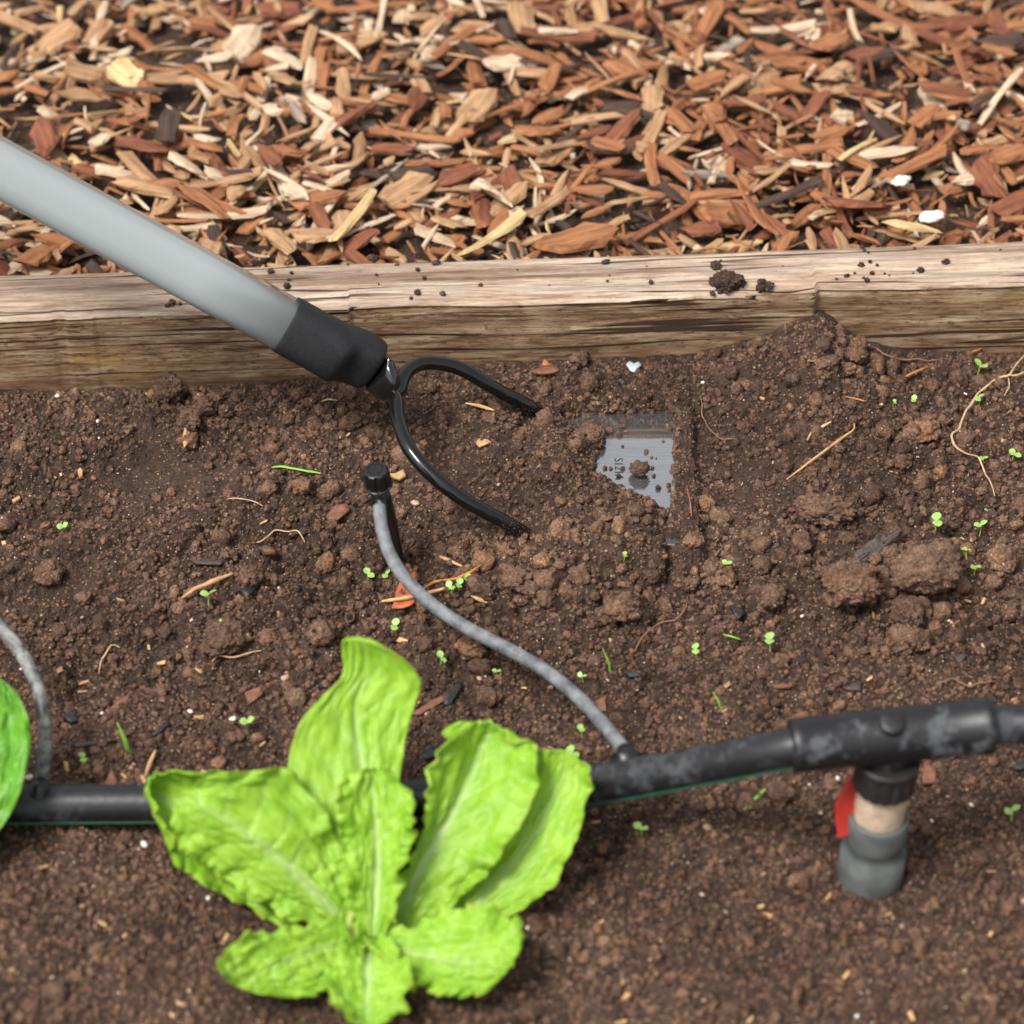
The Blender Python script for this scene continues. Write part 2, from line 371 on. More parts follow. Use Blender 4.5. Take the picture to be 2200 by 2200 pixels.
def loft_mesh(name, secs, sides=48, caps=True):
    """secs: (centre, ax, ay, a, b, exponent)"""
    V = []
    for c, ax, ay, a, b, e in secs:
        for k in range(sides):
            th = 2 * math.pi * k / sides; cx, sy = math.cos(th), math.sin(th)
            V.append(Vector(c) + ax * (a * math.copysign(abs(cx) ** (2 / e), cx)) + ay * (b * math.copysign(abs(sy) ** (2 / e), sy)))
    n = len(secs)
    F = [(i * sides + k, i * sides + (k + 1) % sides, (i + 1) * sides + (k + 1) % sides, (i + 1) * sides + k) for i in range(n - 1) for k in range(sides)]
    if caps: F += [tuple(range(sides))[::-1], tuple((n - 1) * sides + k for k in range(sides))]
    return mesh(name, V, F)
def lathe(name, prof, axis_pt, axis=(0, 0, 1), sides=48, wob=None):
    ax = Vector(axis).normalized(); ux = ax.orthogonal().normalized(); uy = ax.cross(ux); secs = []
    return loft_mesh(name, [(Vector(axis_pt) + ax * h, ux, uy, max(r, 1e-5), max(r, 1e-5), 2) for r, h in prof], sides)
def put(name, me, m, label=None, cat=None, group=None, parent=None, kind=None):
    """thing whose mesh is in world space: give it its own origin"""
    o = link(name, me, m, parent)
    if parent is None: o.location = centred(me)
    return tag(o, label, cat, group, kind)
def set_attr(me, name, arr, typ='FLOAT_VECTOR'):
    a = me.attributes.new(name, typ, 'POINT')
    a.data.foreach_set('vector' if typ == 'FLOAT_VECTOR' else 'value', np.asarray(arr, np.float32).ravel())

# ================================================================== BEAM FRAME (positions first, soil leans on it)
yf = at_z(1100, 772, 0).y
def z_on_front(px, py, a=None):
    """height where the sight line meets the beam's front plane"""
    d = ray(px, py); n = Vector((-BD.y, BD.x, 0)); t = (BA - CAM).dot(n) / d.dot(n); return (CAM + d * t)
d_ = ray(1100, 650); ZT = CAM.z + d_.z * ((yf - CAM.y) / d_.y)
A_ = at_z(0, 689, ZT); B_ = at_z(2200, 612, ZT)
BD = (B_ - A_); BD.z = 0; BD.normalize(); BA = Vector((A_.x, A_.y, 0)) + BD * (0 - A_.x) / BD.x      # point of the front line at x = 0
BN = Vector((-BD.y, BD.x, 0))
BW = ((at_z(0, 590, ZT) - A_).dot(BN) + (at_z(2200, 507, ZT) - B_).dot(BN)) / 2
gl = [(-400, 826), (0, 828), (120, 832), (300, 824), (480, 815), (620, 806), (800, 790), (1000, 776), (1150, 768), (1300, 764), (1460, 752), (1560, 738), (1640, 714), (1680, 700), (1715, 684), (1745, 672), (1770, 674), (1795, 690), (1820, 714), (1860, 736), (1950, 748), (2100, 752), (2200, 748), (2600, 740)]
gls = [((z_on_front(*p) - BA).dot(BD), z_on_front(*p).z) for p in gl]
GU = np.array([g[0] for g in gls]); GZ = np.array([g[1] for g in gls])

# ================================================================== SOIL
blade_c = [at_z(px, py, 0) for px, py in ((1166, 868), (1468, 846), (1496, 1188), (1182, 1205))]   # far-left, far-right, near-right, near-left
ZB = -.0005
vis = [(1196, 878), (1290, 862), (1434, 850), (1452, 874), (1450, 940), (1446, 965), (1452, 995), (1446, 1010), (1448, 1035), (1452, 1050), (1443, 1066), (1442, 1085), (1442, 1125), (1436, 1140), (1420, 1136), (1428, 1118), (1430, 1098), (1420, 1098), (1404, 1084), (1385, 1078), (1372, 1070), (1358, 1060), (1345, 1062), (1335, 1052), (1318, 1048), (1306, 1038), (1292, 1030), (1272, 1024), (1278, 990), (1278, 965), (1288, 952), (1296, 938), (1292, 930), (1246, 932), (1216, 914)]
def poly_sd(px, py, poly):
    d = np.full(px.shape, 1e9); ins = np.zeros(px.shape, bool); n = len(poly)
    for i in range(n):
        (x0, y0), (x1, y1) = poly[i], poly[(i + 1) % n]; ex, ey = x1 - x0, y1 - y0
        t = np.clip(((px - x0) * ex + (py - y0) * ey) / (ex * ex + ey * ey), 0, 1)
        d = np.minimum(d, np.hypot(px - x0 - t * ex, py - y0 - t * ey))
        if y0 != y1:
            c = ((y0 <= py) & (y1 > py)) | ((y1 <= py) & (y0 > py)); ins ^= c & (px < x0 + (py - y0) / (y1 - y0) * ex)
    return np.where(ins, -d, d)
rect = [(1166, 868), (1468, 846), (1496, 1188), (1182, 1205)]
near_bits = [(1370, 1164), (1395, 1174), (1416, 1168), (1424, 1156), (1456, 1160), (1468, 1172), (1436, 1178), (1404, 1188), (1376, 1182)]
def gauss(px, py, cx, cy, rx, ry): return np.exp(-((px - cx) / rx) ** 2 - ((py - cy) / ry) ** 2)
def soil_height(x, y):
    px, py = pix(x, y, np.zeros_like(x))
    h = .0060 * fbm(x / .16, y / .16, 3, 2) + .0042 * fbm(x / .045, y / .045, 21, 3)
    flat = gauss(px, py, 330, 1010, 190, 90) + gauss(px, py, 130, 1240, 110, 60) + .9 * gauss(px, py, 1600, 1010, 110, 120) + .8 * gauss(px, py, 930, 1010, 160, 110) + .5 * gauss(px, py, 700, 900, 140, 50)
    lowpart = sstep(1300, 1500, py) * .45
    rough = np.clip(1 - .95 * flat - lowpart, .10, 1)
    h += rough * (.0098 * bumps(x / .015 + .35 * fbm(x / .009, y / .009, 5, 3), y / .015 + .35 * fbm(x / .009, y / .009, 6, 3), 31) + .0034 * bumps(x / .0062 + .3 * fbm(x / .004, y / .004, 7, 2), y / .0062 + .3 * fbm(x / .004, y / .004, 8, 2), 41) + .0030 * fbm(x / .009, y / .009, 63, 4, .7))
    h += (.18 + .82 * rough) * (.0017 * bumps(x / .0030 + .3 * fbm(x / .002, y / .002, 55, 2), y / .0030, 51) + .0016 * fbm(x / .005, y / .005, 61, 3, .75))
    h -= .0060
    # raised and hollow places
    h += .013 * gauss(px, py, 1040, 950, 130, 95) + .008 * gauss(px, py, 1250, 1090, 110, 70) + .006 * gauss(px, py, 1150, 990, 80, 60)
    h += .007 * gauss(px, py, 420, 880, 90, 40) + .006 * gauss(px, py, 1900, 1250, 170, 80) + .006 * gauss(px, py, 1100, 1250, 140, 60) + .005 * gauss(px, py, 200, 1180, 160, 60)
    h += .006 * gauss(px, py, 1700, 800, 190, 60) + .005 * gauss(px, py, 1900, 940, 120, 60)
    h += .007 * gauss(px, py, 1310, 1195, 130, 45)
    h -= .004 * gauss(px, py, 1235, 912, 45, 22) + .006 * gauss(px, py, 1160, 905, 30, 24) + .005 * gauss(px, py, 1140, 1110, 36, 20) + .004 * gauss(px, py, 1005, 1100, 80, 25)
    # blade: keep soil above it where it is covered, below it where it shows
    sr = poly_sd(px, py, rect); sv = poly_sd(px, py, vis) + 3.0 * fbm(px / 7, py / 7, 77, 2); sn = poly_sd(px, py, near_bits) + 2 * fbm(px / 5, py / 5, 78, 2)
    right = sstep(1420, 1440, px)
    cover = ZB + .0022 + (1 - right) * sstep(2, 60, sv) * .0085 + .0011 * rough
    crumb = .0030 * bumps(x / .006, y / .006, 41) * (1 - right * .85) + .0013 * bumps(x / .0028, y / .0028, 51) * (1 - .5 * right)
    inr = sstep(np.where((px > 1430) | (py < 905), 6.0, 46.0), -2, sr)
    h = h * (1 - inr) + np.maximum(cover + crumb, ZB + .0008) * inr
    ledge = sstep(26, 3, sr) * (1 - inr) * sstep(1440, 1470, px); h = np.where(sr > 0, h * (1 - ledge) + (np.maximum(h, ZB + .0050)) * ledge, h)
    show = (sstep(1.5, -1.5, np.minimum(sv, sn)))
    h = h * (1 - show) + (ZB - .015) * show
    # meet the beam along its ground line
    u = (x - BA.x) * BD.x + (y - BA.y) * BD.y; v = (x - BA.x) * BN.x + (y - BA.y) * BN.y
    gz = np.interp(u, GU, GZ); w = np.where(v < 0, np.exp(-np.abs(v / .030) ** 1.3), 1.0)
    pile = np.clip((gz - .004) / .02, 0, 1); w = np.maximum(w, np.where(v < 0, np.exp(-np.abs(v / .045) ** 1.6), 1) * pile)
    h = h * (1 - .75 * w) + gz * w - .002 * w
    h = np.where(v > BW * .5, -.012, h)
    far = sstep(.5, 1.2, np.hypot(x, y)); return h * (1 - far) - .003 * far
def axis_coords(lo, hi, step, out, growth=1.35):
    c = list(np.arange(lo, hi + step / 2, step)); s = step; a = c[0]; pre = []
    while a > -out: s *= growth; a -= s; pre.append(a)
    s = step; b = c[-1]; post = []
    while b < out: s *= growth; b += s; post.append(b)
    return np.array(pre[::-1] + c + post)
gx = axis_coords(-.30, .30, .00086, 25); gy = axis_coords(-.29, .125, .00086, 25)
GX, GY = np.meshgrid(gx, gy, indexing='ij')
GH = soil_height(GX, GY)
# sideways jitter so that crumbs overhang a little
j = (np.abs(GX) < .31) & (GY > -.30) & (GY < .125)
PX = GX + j * .0010 * vnoise(GX / .0020, GY / .0020, 91); PY = GY + j * .0010 * vnoise(GX / .0020, GY / .0020, 92)
soil = link('soil', grid_mesh('soil', np.stack([PX, PY, GH], -1)), M['soil']); tag(soil, 'dark brown crumbly garden soil filling the raised bed', kind='structure')
def H(x, y):
    i = np.clip(np.searchsorted(gx, x) - 1, 0, len(gx) - 2); k = np.clip(np.searchsorted(gy, y) - 1, 0, len(gy) - 2)
    fx = (x - gx[i]) / (gx[i + 1] - gx[i]); fy = (y - gy[k]) / (gy[k + 1] - gy[k])
    return GH[i, k] * (1 - fx) * (1 - fy) + GH[i + 1, k] * fx * (1 - fy) + GH[i, k + 1] * (1 - fx) * fy + GH[i + 1, k + 1] * fx * fy
def on_soil(px, py, dz=0.0):
    z = 0.0
    for _ in range(5):
        p = at_z(px, py, z); z = .5 * z + .5 * (float(H(p.x, p.y)) + dz)
    p = at_z(px, py, z); return Vector((p.x, p.y, float(H(p.x, p.y)) + dz))

# ------------------------------------------------------------------ crumbs: uncountable, one object of instances
def crumb_nodes(m, name, variants=7, sub=3, amp=1.15):
    g = bpy.data.node_groups.new(name, 'GeometryNodeTree')
    g.interface.new_socket('Geometry', in_out='INPUT', socket_type='NodeSocketGeometry'); g.interface.new_socket('Geometry', in_out='OUTPUT', socket_type='NodeSocketGeometry')
    gi = g.nodes.new('NodeGroupInput'); go = g.nodes.new('NodeGroupOutput'); jn = g.nodes.new('GeometryNodeJoinGeometry'); L = g.links.new
    for i in range(variants):
        ico = g.nodes.new('GeometryNodeMeshIcoSphere'); ico.inputs['Radius'].default_value = 1; ico.inputs['Subdivisions'].default_value = sub
        nz = g.nodes.new('ShaderNodeTexNoise'); nz.noise_dimensions = '4D'; nz.inputs['W'].default_value = i * 7.3; nz.inputs['Scale'].default_value = 1.25; nz.inputs['Detail'].default_value = 4; nz.inputs['Roughness'].default_value = .78
        sb = g.nodes.new('ShaderNodeMath'); sb.operation = 'MULTIPLY_ADD'; sb.inputs[1].default_value = 2 * amp; sb.inputs[2].default_value = -amp
        nr = g.nodes.new('GeometryNodeInputNormal'); sc = g.nodes.new('ShaderNodeVectorMath'); sc.operation = 'SCALE'
        sp = g.nodes.new('GeometryNodeSetPosition'); sm = g.nodes.new('GeometryNodeSetShadeSmooth'); st = g.nodes.new('GeometryNodeSetMaterial'); st.inputs['Material'].default_value = m
        gt = g.nodes.new('GeometryNodeGeometryToInstance')
        L(nz.outputs[0], sb.inputs[0]); L(nr.outputs[0], sc.inputs[0]); L(sb.outputs[0], sc.inputs['Scale']); L(ico.outputs[0], sp.inputs['Geometry']); L(sc.outputs[0], sp.inputs['Offset'])
        L(sp.outputs[0], sm.inputs[0]); L(sm.outputs[0], st.inputs[0]); L(st.outputs[0], gt.inputs[0]); L(gt.outputs[0], jn.inputs[0])
    def attr(nm, t):
        a = g.nodes.new('GeometryNodeInputNamedAttribute'); a.data_type = t; a.inputs['Name'].default_value = nm; return a.outputs[0]
    ip = g.nodes.new('GeometryNodeInstanceOnPoints'); ip.inputs['Pick Instance'].default_value = True
    L(gi.outputs[0], ip.inputs['Points']); L(jn.outputs[0], ip.inputs['Instance']); L(attr('vid', 'INT'), ip.inputs['Instance Index'])
    L(attr('rot', 'FLOAT_VECTOR'), ip.inputs['Rotation']); L(attr('scl', 'FLOAT_VECTOR'), ip.inputs['Scale']); L(ip.outputs[0], go.inputs[0]); return g
def crumb_cloud(name, P, r, group, label):
    me = bpy.data.meshes.new(name); me.vertices.add(len(P)); me.vertices.foreach_set('co', P.astype(np.float32).ravel())
    set_attr(me, 'rot', rng.uniform(0, 6.28, (len(P), 3))); set_attr(me, 'scl', r[:, None] * rng.uniform(.75, 1.2, (len(P), 3)))
    a = me.attributes.new('vid', 'INT', 'POINT'); a.data.foreach_set('value', rng.integers(0, 7, len(P)).astype(np.int32))
    o = link(name, me); md = o.modifiers.new('crumbs', 'NODES'); md.node_group = group; return tag(o, label, kind='stuff')
CG = crumb_nodes(M['crumb'], 'crumb_scatter')
def scatter_soil(n):
    x = rng.uniform(-.33, .33, n); y = rng.uniform(-.36, .135, n); px, py = pix(x, y, 0 * x)
    r = .00058 * (1 - rng.random(n)) ** -.44; r = np.clip(r, .0006, .0048)
    flat = gauss(px, py, 330, 1010, 190, 90) + gauss(px, py, 130, 1240, 110, 60) + .7 * gauss(px, py, 1600, 1010, 100, 110) + .5 * gauss(px, py, 930, 1010, 150, 100)
    coarse = gauss(px, py, 1800, 800, 350, 90) + gauss(px, py, 1900, 950, 230, 90) + gauss(px, py, 1850, 1250, 250, 110) + gauss(px, py, 1150, 1200, 260, 90) + gauss(px, py, 1750, 690, 90, 60)
    r = np.where((r > .0018) & (rng.random(n) > .30 + .7 * coarse), r * .5, r)
    sv = poly_sd(px, py, vis); sn = poly_sd(px, py, near_bits); sr = poly_sd(px, py, rect)
    keep = (rng.random(n) > np.clip(flat * 1.0, 0, .96)) & (sv > 3 + r * 3600) & (sn > 2 + r * 3000)
    keep &= ~((sr < 22) & (px > 1436) & (r > .0010))
    v = (x - BA.x) * BN.x + (y - BA.y) * BN.y; keep &= v < -.001 - r
    keep &= ~((py > 1420) & (r > .0028) & (rng.random(n) > .3))
    x, y, r = x[keep], y[keep], r[keep]; z = H(x, y) + r * .25
    return np.stack([x, y, z], -1), r
P_, r_ = scatter_soil(64000)
ex, ey, er = [], [], []
for i in range(len(vis)):
    (x0, y0), (x1, y1) = vis[i], vis[(i + 1) % len(vis)]; L0 = math.hypot(x1 - x0, y1 - y0)
    for k in range(int(L0 * (1.6 if i < 3 else .9))):
        t = rng.random(); nx, ny = -(y1 - y0) / L0, (x1 - x0) / L0; o_ = rng.normal(0, 3) - 4; r0 = .0006 * (1 - rng.random()) ** -.3
        p = at_z(x0 + (x1 - x0) * t + nx * o_, y0 + (y1 - y0) * t + ny * o_, 0); ex.append(p.x); ey.append(p.y); er.append(min(r0 * (1.25 if i < 3 else 1), .0020))
ex, ey, er = np.array(ex), np.array(ey), np.array(er); de = np.maximum(0, ey - at_z(1300, 958, 0).y); dz_ = np.where(de < .020, 8 * de ** 2, 8 * .020 ** 2 + .32 * (de - .020))
P_ = np.vstack([P_, np.stack([ex, ey, (ZB - dz_) + np.maximum(0, H(ex, ey) - ZB + dz_) * rng.uniform(.15, 1, len(ex)) + er * .35], -1)]); r_ = np.r_[r_, er]
crumb_cloud('soil_crumbs', P_, r_, CG, 'loose brown soil crumbs strewn over the bed')

# ================================================================== TIMBER BEAM
def build_beam():
    us = np.r_[np.linspace(-1.4, -.34, 40), np.linspace(-.335, .335, 560), np.linspace(.34, 1.4, 40)]
    zf = np.linspace(-.09, ZT, 78); vt = np.linspace(0, BW, 66)
    prof = [(0, z, 0.0) for z in zf[:-1]] + [(v, ZT, 1.0) for v in vt] + [(BW, z, 0.0) for z in (ZT - .004, ZT - .02, ZT - .05, -.09)]
    prof = np.array(prof); nu, npf = len(us), len(prof); U = np.repeat(us[:, None], npf, 1); V = np.repeat(prof[None, :, 0], nu, 0); Z = np.repeat(prof[None, :, 1], nu, 0); T = np.repeat(prof[None, :, 2], nu, 0)
    top = T > .5; front = (~top) & (V < BW * .5); back = (~top) & (V > BW * .5)
    # board front: short saw-cut steps, the section right of the notch stands back
    un = (z_on_front(1755, 640) - BA).dot(BD); u2 = (z_on_front(752, 690) - BA).dot(BD); u3 = (z_on_front(118, 740) - BA).dot(BD); u4 = (z_on_front(208, 740) - BA).dot(BD)
    rec = .0050 * sstep(un - .0010, un + .0010, U) * sstep(.30, .12, U) + .0022 * sstep(u2 - .0008, u2 + .0008, U) * sstep(u2 + .09, u2 + .02, U)
    rec += .0007 * sstep(u3 - .0006, u3 + .0004, U) * sstep(u3 + .007, u3 + .006, U) + .0006 * sstep(u4 - .0006, u4 + .0004, U) * sstep(u4 + .03, u4, U)
    zedge = np.clip((Z - (ZT - .006)) / .006, 0, 1)
    round_r = .0022 + .0016 * fbm(U / .06, U * 0, 9, 3)
    spl = .006 * np.exp(-((U - un + .016) / .014) ** 2) * (U < un)                     # splintered lip before the notch
    V2 = V + rec * np.where(top, np.clip(1 - V / .03, 0, 1), front)
    V2 += front * (.0003 * fbm(U / .05, Z / .0030, 12, 3) + .0003 * fbm(U / .03, Z / .0012, 14, 2)) * 1.0
    V2 += front * zedge ** 2 * round_r
    Z2 = Z + top * (.0008 * fbm(U / .09, V / .006, 15, 4) + .0005 * fbm(U / .03, V / .0016, 18, 3))
    Z2 -= top * round_r * np.clip(1 - V / .005, 0, 1) ** 2 + top * spl * np.clip(1 - V / .007, 0, 1)
    Z2 -= top * .003 * np.clip(1 - (BW - V) / .006, 0, 1) ** 2
    Z2 -= top * .0015 * sstep(.0, 1, fbm(U / .12, V / .004, 22, 2) - .25)
    Z2 += .0018 * fbm(U / .5, U * 0, 30, 2) * (Z > 0)
    V2 += .0022 * fbm(U / .3, U * 0 + 3, 33, 2) * back + .0014 * fbm(U / .22, U * 0 + 3, 34, 3)
    X = BA.x + BD.x * U + BN.x * V2; Y = BA.y + BD.y * U + BN.y * V2
    me = grid_mesh('timber_beam', np.stack([X, Y, Z2], -1)[:, ::-1])
    set_attr(me, 'grain', np.stack([U, V, Z], -1)[:, ::-1]); tp = np.where(top, .5 + V / .006 * .5, .5 - (ZT - Z) / .006 * .5); tp = np.where(back, 0, np.clip(tp, 0, 1))
    set_attr(me, 'topness', tp[:, ::-1], 'FLOAT')
    return put('timber_beam', me, M['wood'], 'weathered rough-sawn timber edging board along the back of the soil bed', 'timber edging')
beam = build_beam()
def on_beam(px, py):
    p = at_z(px, py, ZT); return p
# ================================================================== MULCH PATH
mp = [BA + BD * u + BN * v for u, v in ((-6, BW * .6), (6, BW * .6), (6, 12), (-6, 12))]
mb = link('mulch_path', mesh('mulch_path', [(p.x, p.y, -.004) for p in mp], [(0, 1, 2, 3)], False), M['dark_soil']); tag(mb, 'dark ground under the bark mulch path', kind='structure')
def chip_geo(L_, w, t, seed):
    """a split wood chip: tapered, bent, uneven plate of 5 sections x 6 points"""
    q = random.Random(seed); V = []; G = []; ns = 6; bend = q.uniform(-.05, .05) * L_; sb = q.uniform(-.05, .05) * L_ * q.choice((.3, 1, 2)); tw = q.uniform(-.5, .5)
    e0, e1 = q.choice((.12, .5, .8, .95)), q.choice((.12, .5, .8, .95)); sh0, sh1 = q.uniform(-.7, .7) * w, q.uniform(-.7, .7) * w
    for i in range(ns):
        s = i / (ns - 1); x = (s - .5) * L_; k = 4 * s * (1 - s)
        ww = w * .5 * (min(1, e0 + s * 3) * min(1, e1 + (1 - s) * 3)) * q.uniform(.82, 1.15); tt = t * .5 * q.uniform(.75, 1.2) * (.55 + .45 * k)
        cy = sb * k + q.uniform(-.04, .04) * w; cz = bend * k
        a = tw * (s - .5); ca, sa = math.cos(a), math.sin(a)
        for dy, dz in ((-1, -.6), (-.85, .55), (.05, 1), (.9, .6), (1, -.5), (0, -1)):
            yy = dy * ww * q.uniform(.9, 1.1); zz = dz * tt * q.uniform(.85, 1.15)
            V.append((x + q.uniform(-.06, .06) * w * (3 if i in (0, ns - 1) else 1) + (sh0 * dy * (i == 0) + sh1 * dy * (i == ns - 1)) * .5, cy + yy * ca - zz * sa, cz + yy * sa + zz * ca)); G.append((x + seed * .37 % 3, cy + yy + seed * .11 % 2, zz))
    F = [(i * 6 + k, i * 6 + (k + 1) % 6, (i + 1) * 6 + (k + 1) % 6, (i + 1) * 6 + k) for i in range(ns - 1) for k in range(6)]
    F += [(5, 4, 3, 2, 1, 0), tuple((ns - 1) * 6 + k for k in range(6))]
    return V, F, G
def mulch_z(x, y):
    return .004 + .008 * fbm(x / .13, y / .13, 71, 2)
def chip_colour(x):
    t = min(1, max(0, (x + .24) / .40)); a = np.array([.22, .36, .26, .07, .05, .015, .025]); b = np.array([.06, .19, .40, .27, .06, .01, .01])
    return int(rng.choice(7, p=(a * (1 - t) + b * t) / (a * (1 - t) + b * t).sum()))
SIZES = [(.030, .0075, .0028), (.024, .009, .0032), (.038, .0065, .0026), (.018, .008, .003), (.028, .012, .0042), (.044, .008, .003), (.016, .0055, .0025), (.034, .011, .0034), (.022, .005, .002), (.026, .014, .005), (.034, .0035, .0018), (.046, .0045, .002), (.020, .003, .0016), (.014, .010, .004)]
# the layer below and the far part: too many to pick apart
V, F, G, MI = [], [], [], []
for i in range(13500):
    u = rng.uniform(-.62, .62); v = BW + .004 + rng.uniform(0, 1) ** 1.05 * .78; p = BA + BD * u + BN * v
    L_, w, t = SIZES[rng.integers(len(SIZES))]; k = rng.uniform(.3, 1.1) * (.55 if i % 3 == 0 else 1); vv, ff, gg = chip_geo(L_ * k, w * k * rng.uniform(.5, 1.1), t * k, 1000 + i)
    m3 = Euler((rng.normal(0, .35), rng.normal(0, .26), rng.uniform(0, 6.28))).to_matrix(); base = len(V)
    o = Vector((p.x, p.y, float(mulch_z(p.x, p.y)) + rng.uniform(-.004, .006)))
    if v < BW + .03: o += BN * .006
    V += [o + m3 @ Vector(a) for a in vv]; G += gg; F += [tuple(base + b for b in f) for f in ff]; MI += [chip_colour(p.x)] * len(ff)
me = mesh('mulch_chips', V, F, False); set_attr(me, 'grain', G)
for m in CH: me.materials.append(m)
me.polygons.foreach_set('material_index', MI)
tag(link('mulch_chips', me), 'layer of mixed brown and tan wood chips covering the path', kind='stuff')
# the 300 that show largest, each its own thing
PROTO = {}
def chip_mesh(kind, ci):
    if (kind, ci) not in PROTO:
        L_, w, t = SIZES[kind]; vv, ff, gg = chip_geo(L_, w, t, kind * 31 + 5); me = mesh('wood_chip', vv, ff, False); set_attr(me, 'grain', gg); me.materials.append(CH[ci]); PROTO[kind, ci] = me
    return PROTO[kind, ci]
SHAPES = ['slender', 'stubby', 'slender', 'stubby', 'broad', 'long', 'stubby', 'broad', 'slender', 'broad', 'needle-thin', 'needle-thin', 'needle-thin', 'stubby']
CN = [('pale bleached wood chip lying on the mulch path', 'pale mulch chips'), ('light tan wood chip lying on the mulch path', 'tan mulch chips'), ('orange-brown wood chip lying on the mulch path', 'orange-brown mulch chips'),
      ('deep reddish-brown bark chip lying on the mulch path', 'reddish mulch chips'), ('blackish-brown wet chip lying on the mulch path', 'dark mulch chips'), ('yellow straw-coloured wood splinter lying on the mulch path', 'straw-coloured mulch splinters'), ('dull grey weathered chip lying on the mulch path', 'grey mulch chips')]
def put_chip(px, py, ang, kind, ci, sc, z, label=None, group=None, tilt=None):
    p = at_z(px, py, z); o = link('wood_chip', chip_mesh(kind, ci)); o.location = p
    o.rotation_euler = (rng.normal(0, .28), rng.normal(0, .16) if tilt is None else tilt, ang); o.scale = (sc, sc * rng.uniform(.85, 1.15), sc)
    if label is None:
        shp = SHAPES[kind]; near = (p - BA).dot(BN) - BW < .06; nm = CN[ci][0].replace(' lying on the mulch path', '')
        label = shp + ' ' + nm + (' in the mulch right behind the timber board' if near else ' farther out on the mulch path')
        group = shp + ' ' + CN[ci][1] + (' by the board' if near else ' farther out')
    return tag(o, label, 'wood chip', group)
cnt = 0
while cnt < 288:
    px = rng.uniform(-20, 2220); py = 545 - rng.random() ** 1.5 * 540 if rng.random() < .75 else rng.uniform(0, 520)
    lim = 575 - px * .0385 - 24
    if py > lim: continue
    p = at_z(px, py, .012); put_chip(px, py, rng.uniform(0, 6.28), int(rng.integers(14)), chip_colour(p.x), rng.uniform(.75, 1.15), float(mulch_z(p.x, p.y)) + .008); cnt += 1
put_chip(1058, 412, R(-62), 4, 0, 1.15, .020, 'broad bone-white chip standing out from the mulch near the straw-coloured strip')
put_chip(1060, 498, R(50), 5, 5, 1.15, .019, 'long curved straw-yellow wood strip leaning towards the timber board')
put_chip(760, 460, R(65), 2, 5, 1.25, .018, 'thin pale yellow splinter crossing the tan mulch')
put_chip(1230, 510, R(22), 9, 2, 1.5, .018, 'large flat reddish-orange bark plate beside the timber board')
put_chip(1850, 440, R(4), 4, 3, 1.25, .020, 'blocky red-brown bark chunk with a flat top')
put_chip(1960, 486, R(-8), 8, 5, 1.3, .020, 'short straight yellow splinter lying by the white flake')
def blob_mesh(name, r, sc=(1, 1, 1), seed=0, sub=4, amp=.35, freq=1.3, fine=.08, smooth=True):
    from mathutils import noise as mn
    bm = bmesh.new(); bmesh.ops.create_icosphere(bm, subdivisions=sub, radius=1)
    off = Vector((seed * 3.1, seed * 1.7, seed * .9))
    for v in bm.verts:
        c = v.co.copy(); k = 1 + amp * mn.fractal(c * freq + off, .9, 2.1, 4) + fine * 1.5 * mn.fractal(c * 5 + off, .55, 2, 5)
        v.co = Vector((c.x * sc[0], c.y * sc[1], c.z * sc[2])) * (k * r)
    me = bpy.data.meshes.new(name); bm.to_mesh(me); bm.free()
    me.polygons.foreach_set('use_smooth', [smooth] * len(me.polygons)); return me
def place(name, me, m, loc, rot=0, label=None, cat=None, group=None):
    o = link(name, me, m) if m is not None and not me.materials else link(name, me); o.location = loc; o.rotation_euler = (0, 0, rot); return tag(o, label, cat, group)
for px, py, s, l in ((2003, 464, .0050, 'chalky white broken flake on the red-brown mulch'), (1936, 388, .0042, 'small oval white flake high on the red-brown mulch')):
    p = at_z(px, py, .019); place('white_flake', blob_mesh('white_flake', s, (1.25, .8, .5), int(px), 3, .5), M['white'], p, .2, l, 'flake')

# ================================================================== GARDEN HOE
tJ = None
J = at_z(846, 846, .037); tJ = (J - CAM).dot(FW)
hoe = empty('garden_hoe', Vector((J.x, J.y, 0))); tag(hoe, 'long-handled hoe with grey pole and black two-armed head pushed into the soil', 'garden hoe')
IM = lambda v: None
F0 = at_t(615, 697, tJ - .012)                              # handle meets ferrule
F1 = at_t(796, 801, tJ - .003)                              # ferrule end
A = (F0 - at_t(0, 361, tJ - .012 - .038)).normalized()      # along the handle, towards the head
# keep one straight axis through F0
F1 = F0 + A * (F1 - F0).length
tocam = (CAM - F0).normalized(); VV = (tocam - A * tocam.dot(A)).normalized(); SS = A.cross(VV).normalized()
VT = (VV * .76 + SS * .65).normalized(); ST = (SS * .76 - VV * .65).normalized()
HR = 126 / 2 / (PPM / (tJ - .012))
def world_child(name, me, m, parent):
    o = link(name, me, m); o.parent = parent; o.matrix_parent_inverse = Matrix.Translation(-parent.location) if parent.parent is None else Matrix(); return o
def part(name, me, m, parent):
    """mesh in world space, made a child of a root that only has a location"""
    off = Vector(parent.location) if parent.parent is None else Vector((0, 0, 0))
    root = parent
    while root.parent is not None: root = root.parent
    me.transform(Matrix.Translation(-Vector(root.location))); o = link(name, me, m, parent); return o
HV = (VV * .978 + SS * .208).normalized(); HS = (SS * .978 - VV * .208).normalized()
hp = [(F0 + A * q, HS, HV, HR * .935, HR * .935, 3.0) for q in (.012, -.05, -.3, -1.25)]
part('handle', loft_mesh('handle', hp, 96), M['handle'], hoe)
fl = (F1 - F0).length; fs = []
def fsec(s, wk, tk, e, dv=0.0):
    a_ = R(12) + R(28) * float(sstep(.45, .75, s)); vt = VV * math.cos(a_) + SS * math.sin(a_); st_ = SS * math.cos(a_) - VV * math.sin(a_)
    fs.append((F0 + A * (fl * s) + vt * dv, st_, vt, HR * wk, HR * tk, e))
